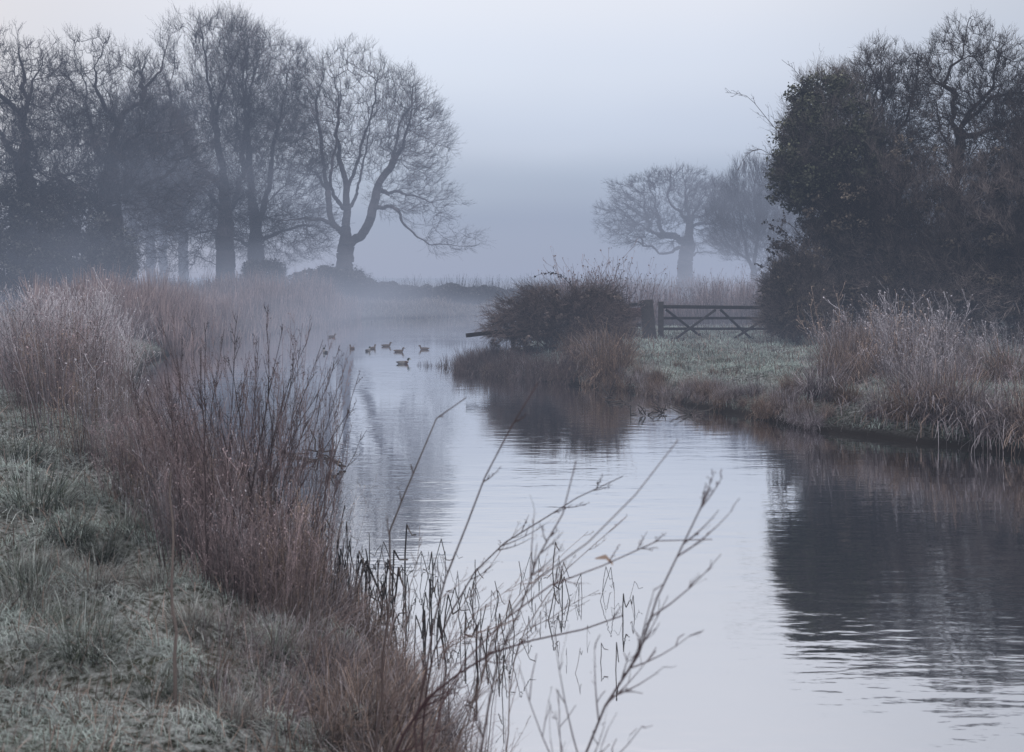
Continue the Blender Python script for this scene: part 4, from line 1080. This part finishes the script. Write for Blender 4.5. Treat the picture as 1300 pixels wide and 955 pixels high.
# ------------------------------------------------------------------ ducks
def duck(male, variant=0):
    S = 12
    st = [(-.205, .070, .006, .004), (-.185, .072, .030, .012), (-.15, .062, .055, .030), (-.09, .050, .078, .052), (-.02, .044, .088, .060), (.05, .044, .086, .060), (.105, .050, .070, .056), (.140, .070, .050, .045),
          (.156, .100, .034, .034), (.162, .128, .028, .030), (.170, .150, .033, .034), (.184, .166, .036, .034), (.202, .166, .030, .028), (.218, .158, .018, .014), (.240, .152, .016, .008), (.262, .148, .010, .004)]
    X = np.array(st); ctr = np.stack([X[:, 0], np.zeros(len(X)), X[:, 1]], 1)
    tg = norm(np.gradient(ctr, axis=0)); nrm_ = np.stack([-tg[:, 2], np.zeros(len(X)), tg[:, 0]], 1)
    ang = np.arange(S) / S * 2 * pi
    V = ctr[:, None] + np.cos(ang)[None, :, None] * np.array([0, 1., 0]) * X[:, None, None, 2][:, 0] [:, None] + np.sin(ang)[None, :, None] * nrm_[:, None] * X[:, 3][:, None, None]
    if male:
        rc = [(.02, .02, .02)] * 2 + [(.05, .05, .05)] + [(.16, .155, .15)] * 3 + [(.07, .035, .025)] * 2 + [(.45, .45, .45)] + [(.012, .03, .02)] * 4 + [(.22, .2, .05)] * 3
    else:
        rc = [(.14, .11, .085)] * 2 + [(.085, .062, .047)] * 4 + [(.10, .072, .053)] * 3 + [(.09, .068, .05)] * 4 + [(.13, .08, .03)] * 3
    C = np.repeat(np.array(rc)[:, None], S, 1)
    K = len(st); f = []
    for k in range(K - 1):
        for s in range(S): f.append([k * S + s, k * S + (s + 1) % S, (k + 1) * S + (s + 1) % S, (k + 1) * S + s])
    m = MB(); m.add(V, f, C)
    for e in (0, K - 1):
        b = e * S; m.add(V[e], [[0, i, i + 1, i + 1] if False else [0, i, i + 1, min(i + 2, S - 1)] for i in range(1, S - 2, 2)], C[e])
    return m
dk = [duck(True), duck(False)]
dd = [(511, 462, 0, 0.06, 1.0, 'nearest duck, a dark-headed drake swimming towards the reed spit'), (506, 447, 1, -.15, .95, 'brown duck just behind the nearest drake'), (539, 444, 1, pi - .1, .95, 'brown duck furthest right, alone behind the reed spit'),
      (490, 440, 1, .1, .95, 'brown duck at the back of the group, its head raised'), (473, 443, 1, 1.1, .9, 'duck of the left pair that swims further back'), (467, 446, 0, 1.3, .9, 'dark-headed duck of the left pair, nearer one'),
      (447, 443, 1, 2.2, .85, 'small faint duck left of the pair'), (413, 448, 0, 2.0, .95, 'dark duck furthest left with a pale wake beside it'), (421, 428, 1, .2, .85, 'faint duck furthest back near the left reeds')]
for i, (px, py, k, rz, s, lab) in enumerate(dd):
    p = onwater(px, py)
    o = dk[k].build('duck', M_DUCK, smooth=True)
    o.location = (p[0], p[1], -.012); o.rotation_euler = (0, 0, rz); o.scale = (s * .88,) * 3
    tag(o, lab, 'duck', 'ducks on the river')

# ------------------------------------------------------------------ sky and light
SUN_EL, SUN_AZ = 9.0, -50.0
w = bpy.data.worlds.new('World'); sc.world = w; w.use_nodes = True
nt = w.node_tree; nt.nodes.clear(); N, L = nt.nodes.new, nt.links.new
out = N('ShaderNodeOutputWorld')
sky = N('ShaderNodeTexSky'); sky.sky_type = 'NISHITA'; sky.sun_disc = False; sky.sun_elevation = radians(SUN_EL); sky.sun_rotation = radians(SUN_AZ)
b1 = N('ShaderNodeBackground'); b1.inputs['Strength'].default_value = .05; L(sky.outputs[0], b1.inputs['Color'])
tc = N('ShaderNodeTexCoord'); sp = N('ShaderNodeSeparateXYZ'); L(tc.outputs['Generated'], sp.inputs[0])
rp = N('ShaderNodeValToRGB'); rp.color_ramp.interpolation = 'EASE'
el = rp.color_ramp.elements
stops = [(0.0, (.245, .315, .485)), (.05, (.255, .335, .505)), (.085, (.44, .51, .67)), (.13, (.69, .73, .88)), (.20, (.80, .82, .92)), (.27, (.88, .87, .92)), (.40, (.90, .89, .94)), (.65, (1.42, 1.35, 1.37)), (1.0, (1.62, 1.53, 1.54))]  # upper stops, out of view, are raised to light the ground
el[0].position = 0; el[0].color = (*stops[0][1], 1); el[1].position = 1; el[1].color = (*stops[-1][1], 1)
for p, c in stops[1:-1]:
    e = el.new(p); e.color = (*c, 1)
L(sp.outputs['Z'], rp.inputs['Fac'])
# a warmer, pinker tone towards the rising sun on the left
mr = N('ShaderNodeMapRange'); mr.inputs['From Min'].default_value = -.1; mr.inputs['From Max'].default_value = -.55; L(sp.outputs['X'], mr.inputs['Value'])
mz = N('ShaderNodeMapRange'); mz.inputs['From Min'].default_value = .08; mz.inputs['From Max'].default_value = .2; L(sp.outputs['Z'], mz.inputs['Value'])
mm_ = N('ShaderNodeMath'); mm_.operation = 'MULTIPLY'; L(mr.outputs[0], mm_.inputs[0]); L(mz.outputs[0], mm_.inputs[1])
mx = N('ShaderNodeMix'); mx.data_type = 'RGBA'; mx.blend_type = 'MULTIPLY'; mx.inputs['B'].default_value = (.97, .90, .88, 1)
L(mm_.outputs[0], mx.inputs['Factor']); L(rp.outputs[0], mx.inputs['A'])
ax = N('ShaderNodeMath'); ax.operation = 'ABSOLUTE'; L(sp.outputs['X'], ax.inputs[0])
fx = N('ShaderNodeMapRange'); fx.interpolation_type = 'SMOOTHSTEP'; fx.inputs['From Min'].default_value = .15; fx.inputs['From Max'].default_value = .55; fx.inputs['To Min'].default_value = 1; fx.inputs['To Max'].default_value = .70; L(ax.outputs[0], fx.inputs['Value'])  # sky darkened to either side in place of lens vignetting
mx0 = mx
mx = N('ShaderNodeMix'); mx.data_type = 'RGBA'; mx.blend_type = 'MULTIPLY'; mx.inputs['Factor'].default_value = 1; L(mx0.outputs['Result'], mx.inputs['A']); L(fx.outputs[0], mx.inputs['B'])
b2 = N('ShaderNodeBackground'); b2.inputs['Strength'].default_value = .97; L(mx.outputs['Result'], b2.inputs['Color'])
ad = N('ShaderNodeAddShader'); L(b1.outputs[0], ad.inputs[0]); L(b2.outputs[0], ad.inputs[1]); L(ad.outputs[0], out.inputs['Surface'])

sl = bpy.data.lights.new('sun', 'SUN'); sl.energy = .5; sl.angle = radians(20); sl.color = (1, .9, .82)
so = bpy.data.objects.new('sun', sl); COL.objects.link(so)
so.rotation_euler = (radians(90 - SUN_EL), 0, radians(-SUN_AZ))
# ------------------------------------------------------------------ camera
cam = bpy.data.cameras.new('camera'); co = bpy.data.objects.new('camera', cam); COL.objects.link(co)
cam.sensor_width = 36; cam.lens = 36; co.location = (0, 0, H); co.rotation_euler = (pi / 2, 0, 0)
cam.shift_y = -(477.5 - HY) / F
cam.clip_start = .05; cam.clip_end = 5000
cam.dof.use_dof = True; cam.dof.focus_distance = 17; cam.dof.aperture_fstop = 4.0
sc.camera = co

sc.view_settings.view_transform = 'Standard'; sc.view_settings.look = 'None'; sc.view_settings.exposure = 0
sc.render.engine = 'CYCLES'
cy = sc.cycles
cy.max_bounces = 5; cy.diffuse_bounces = 2; cy.glossy_bounces = 3; cy.transmission_bounces = 2; cy.volume_bounces = 0; cy.transparent_max_bounces = 6
cy.use_denoising = True
try: cy.denoiser = 'OPENIMAGEDENOISE'
except Exception: pass
cy.volume_max_steps = 64
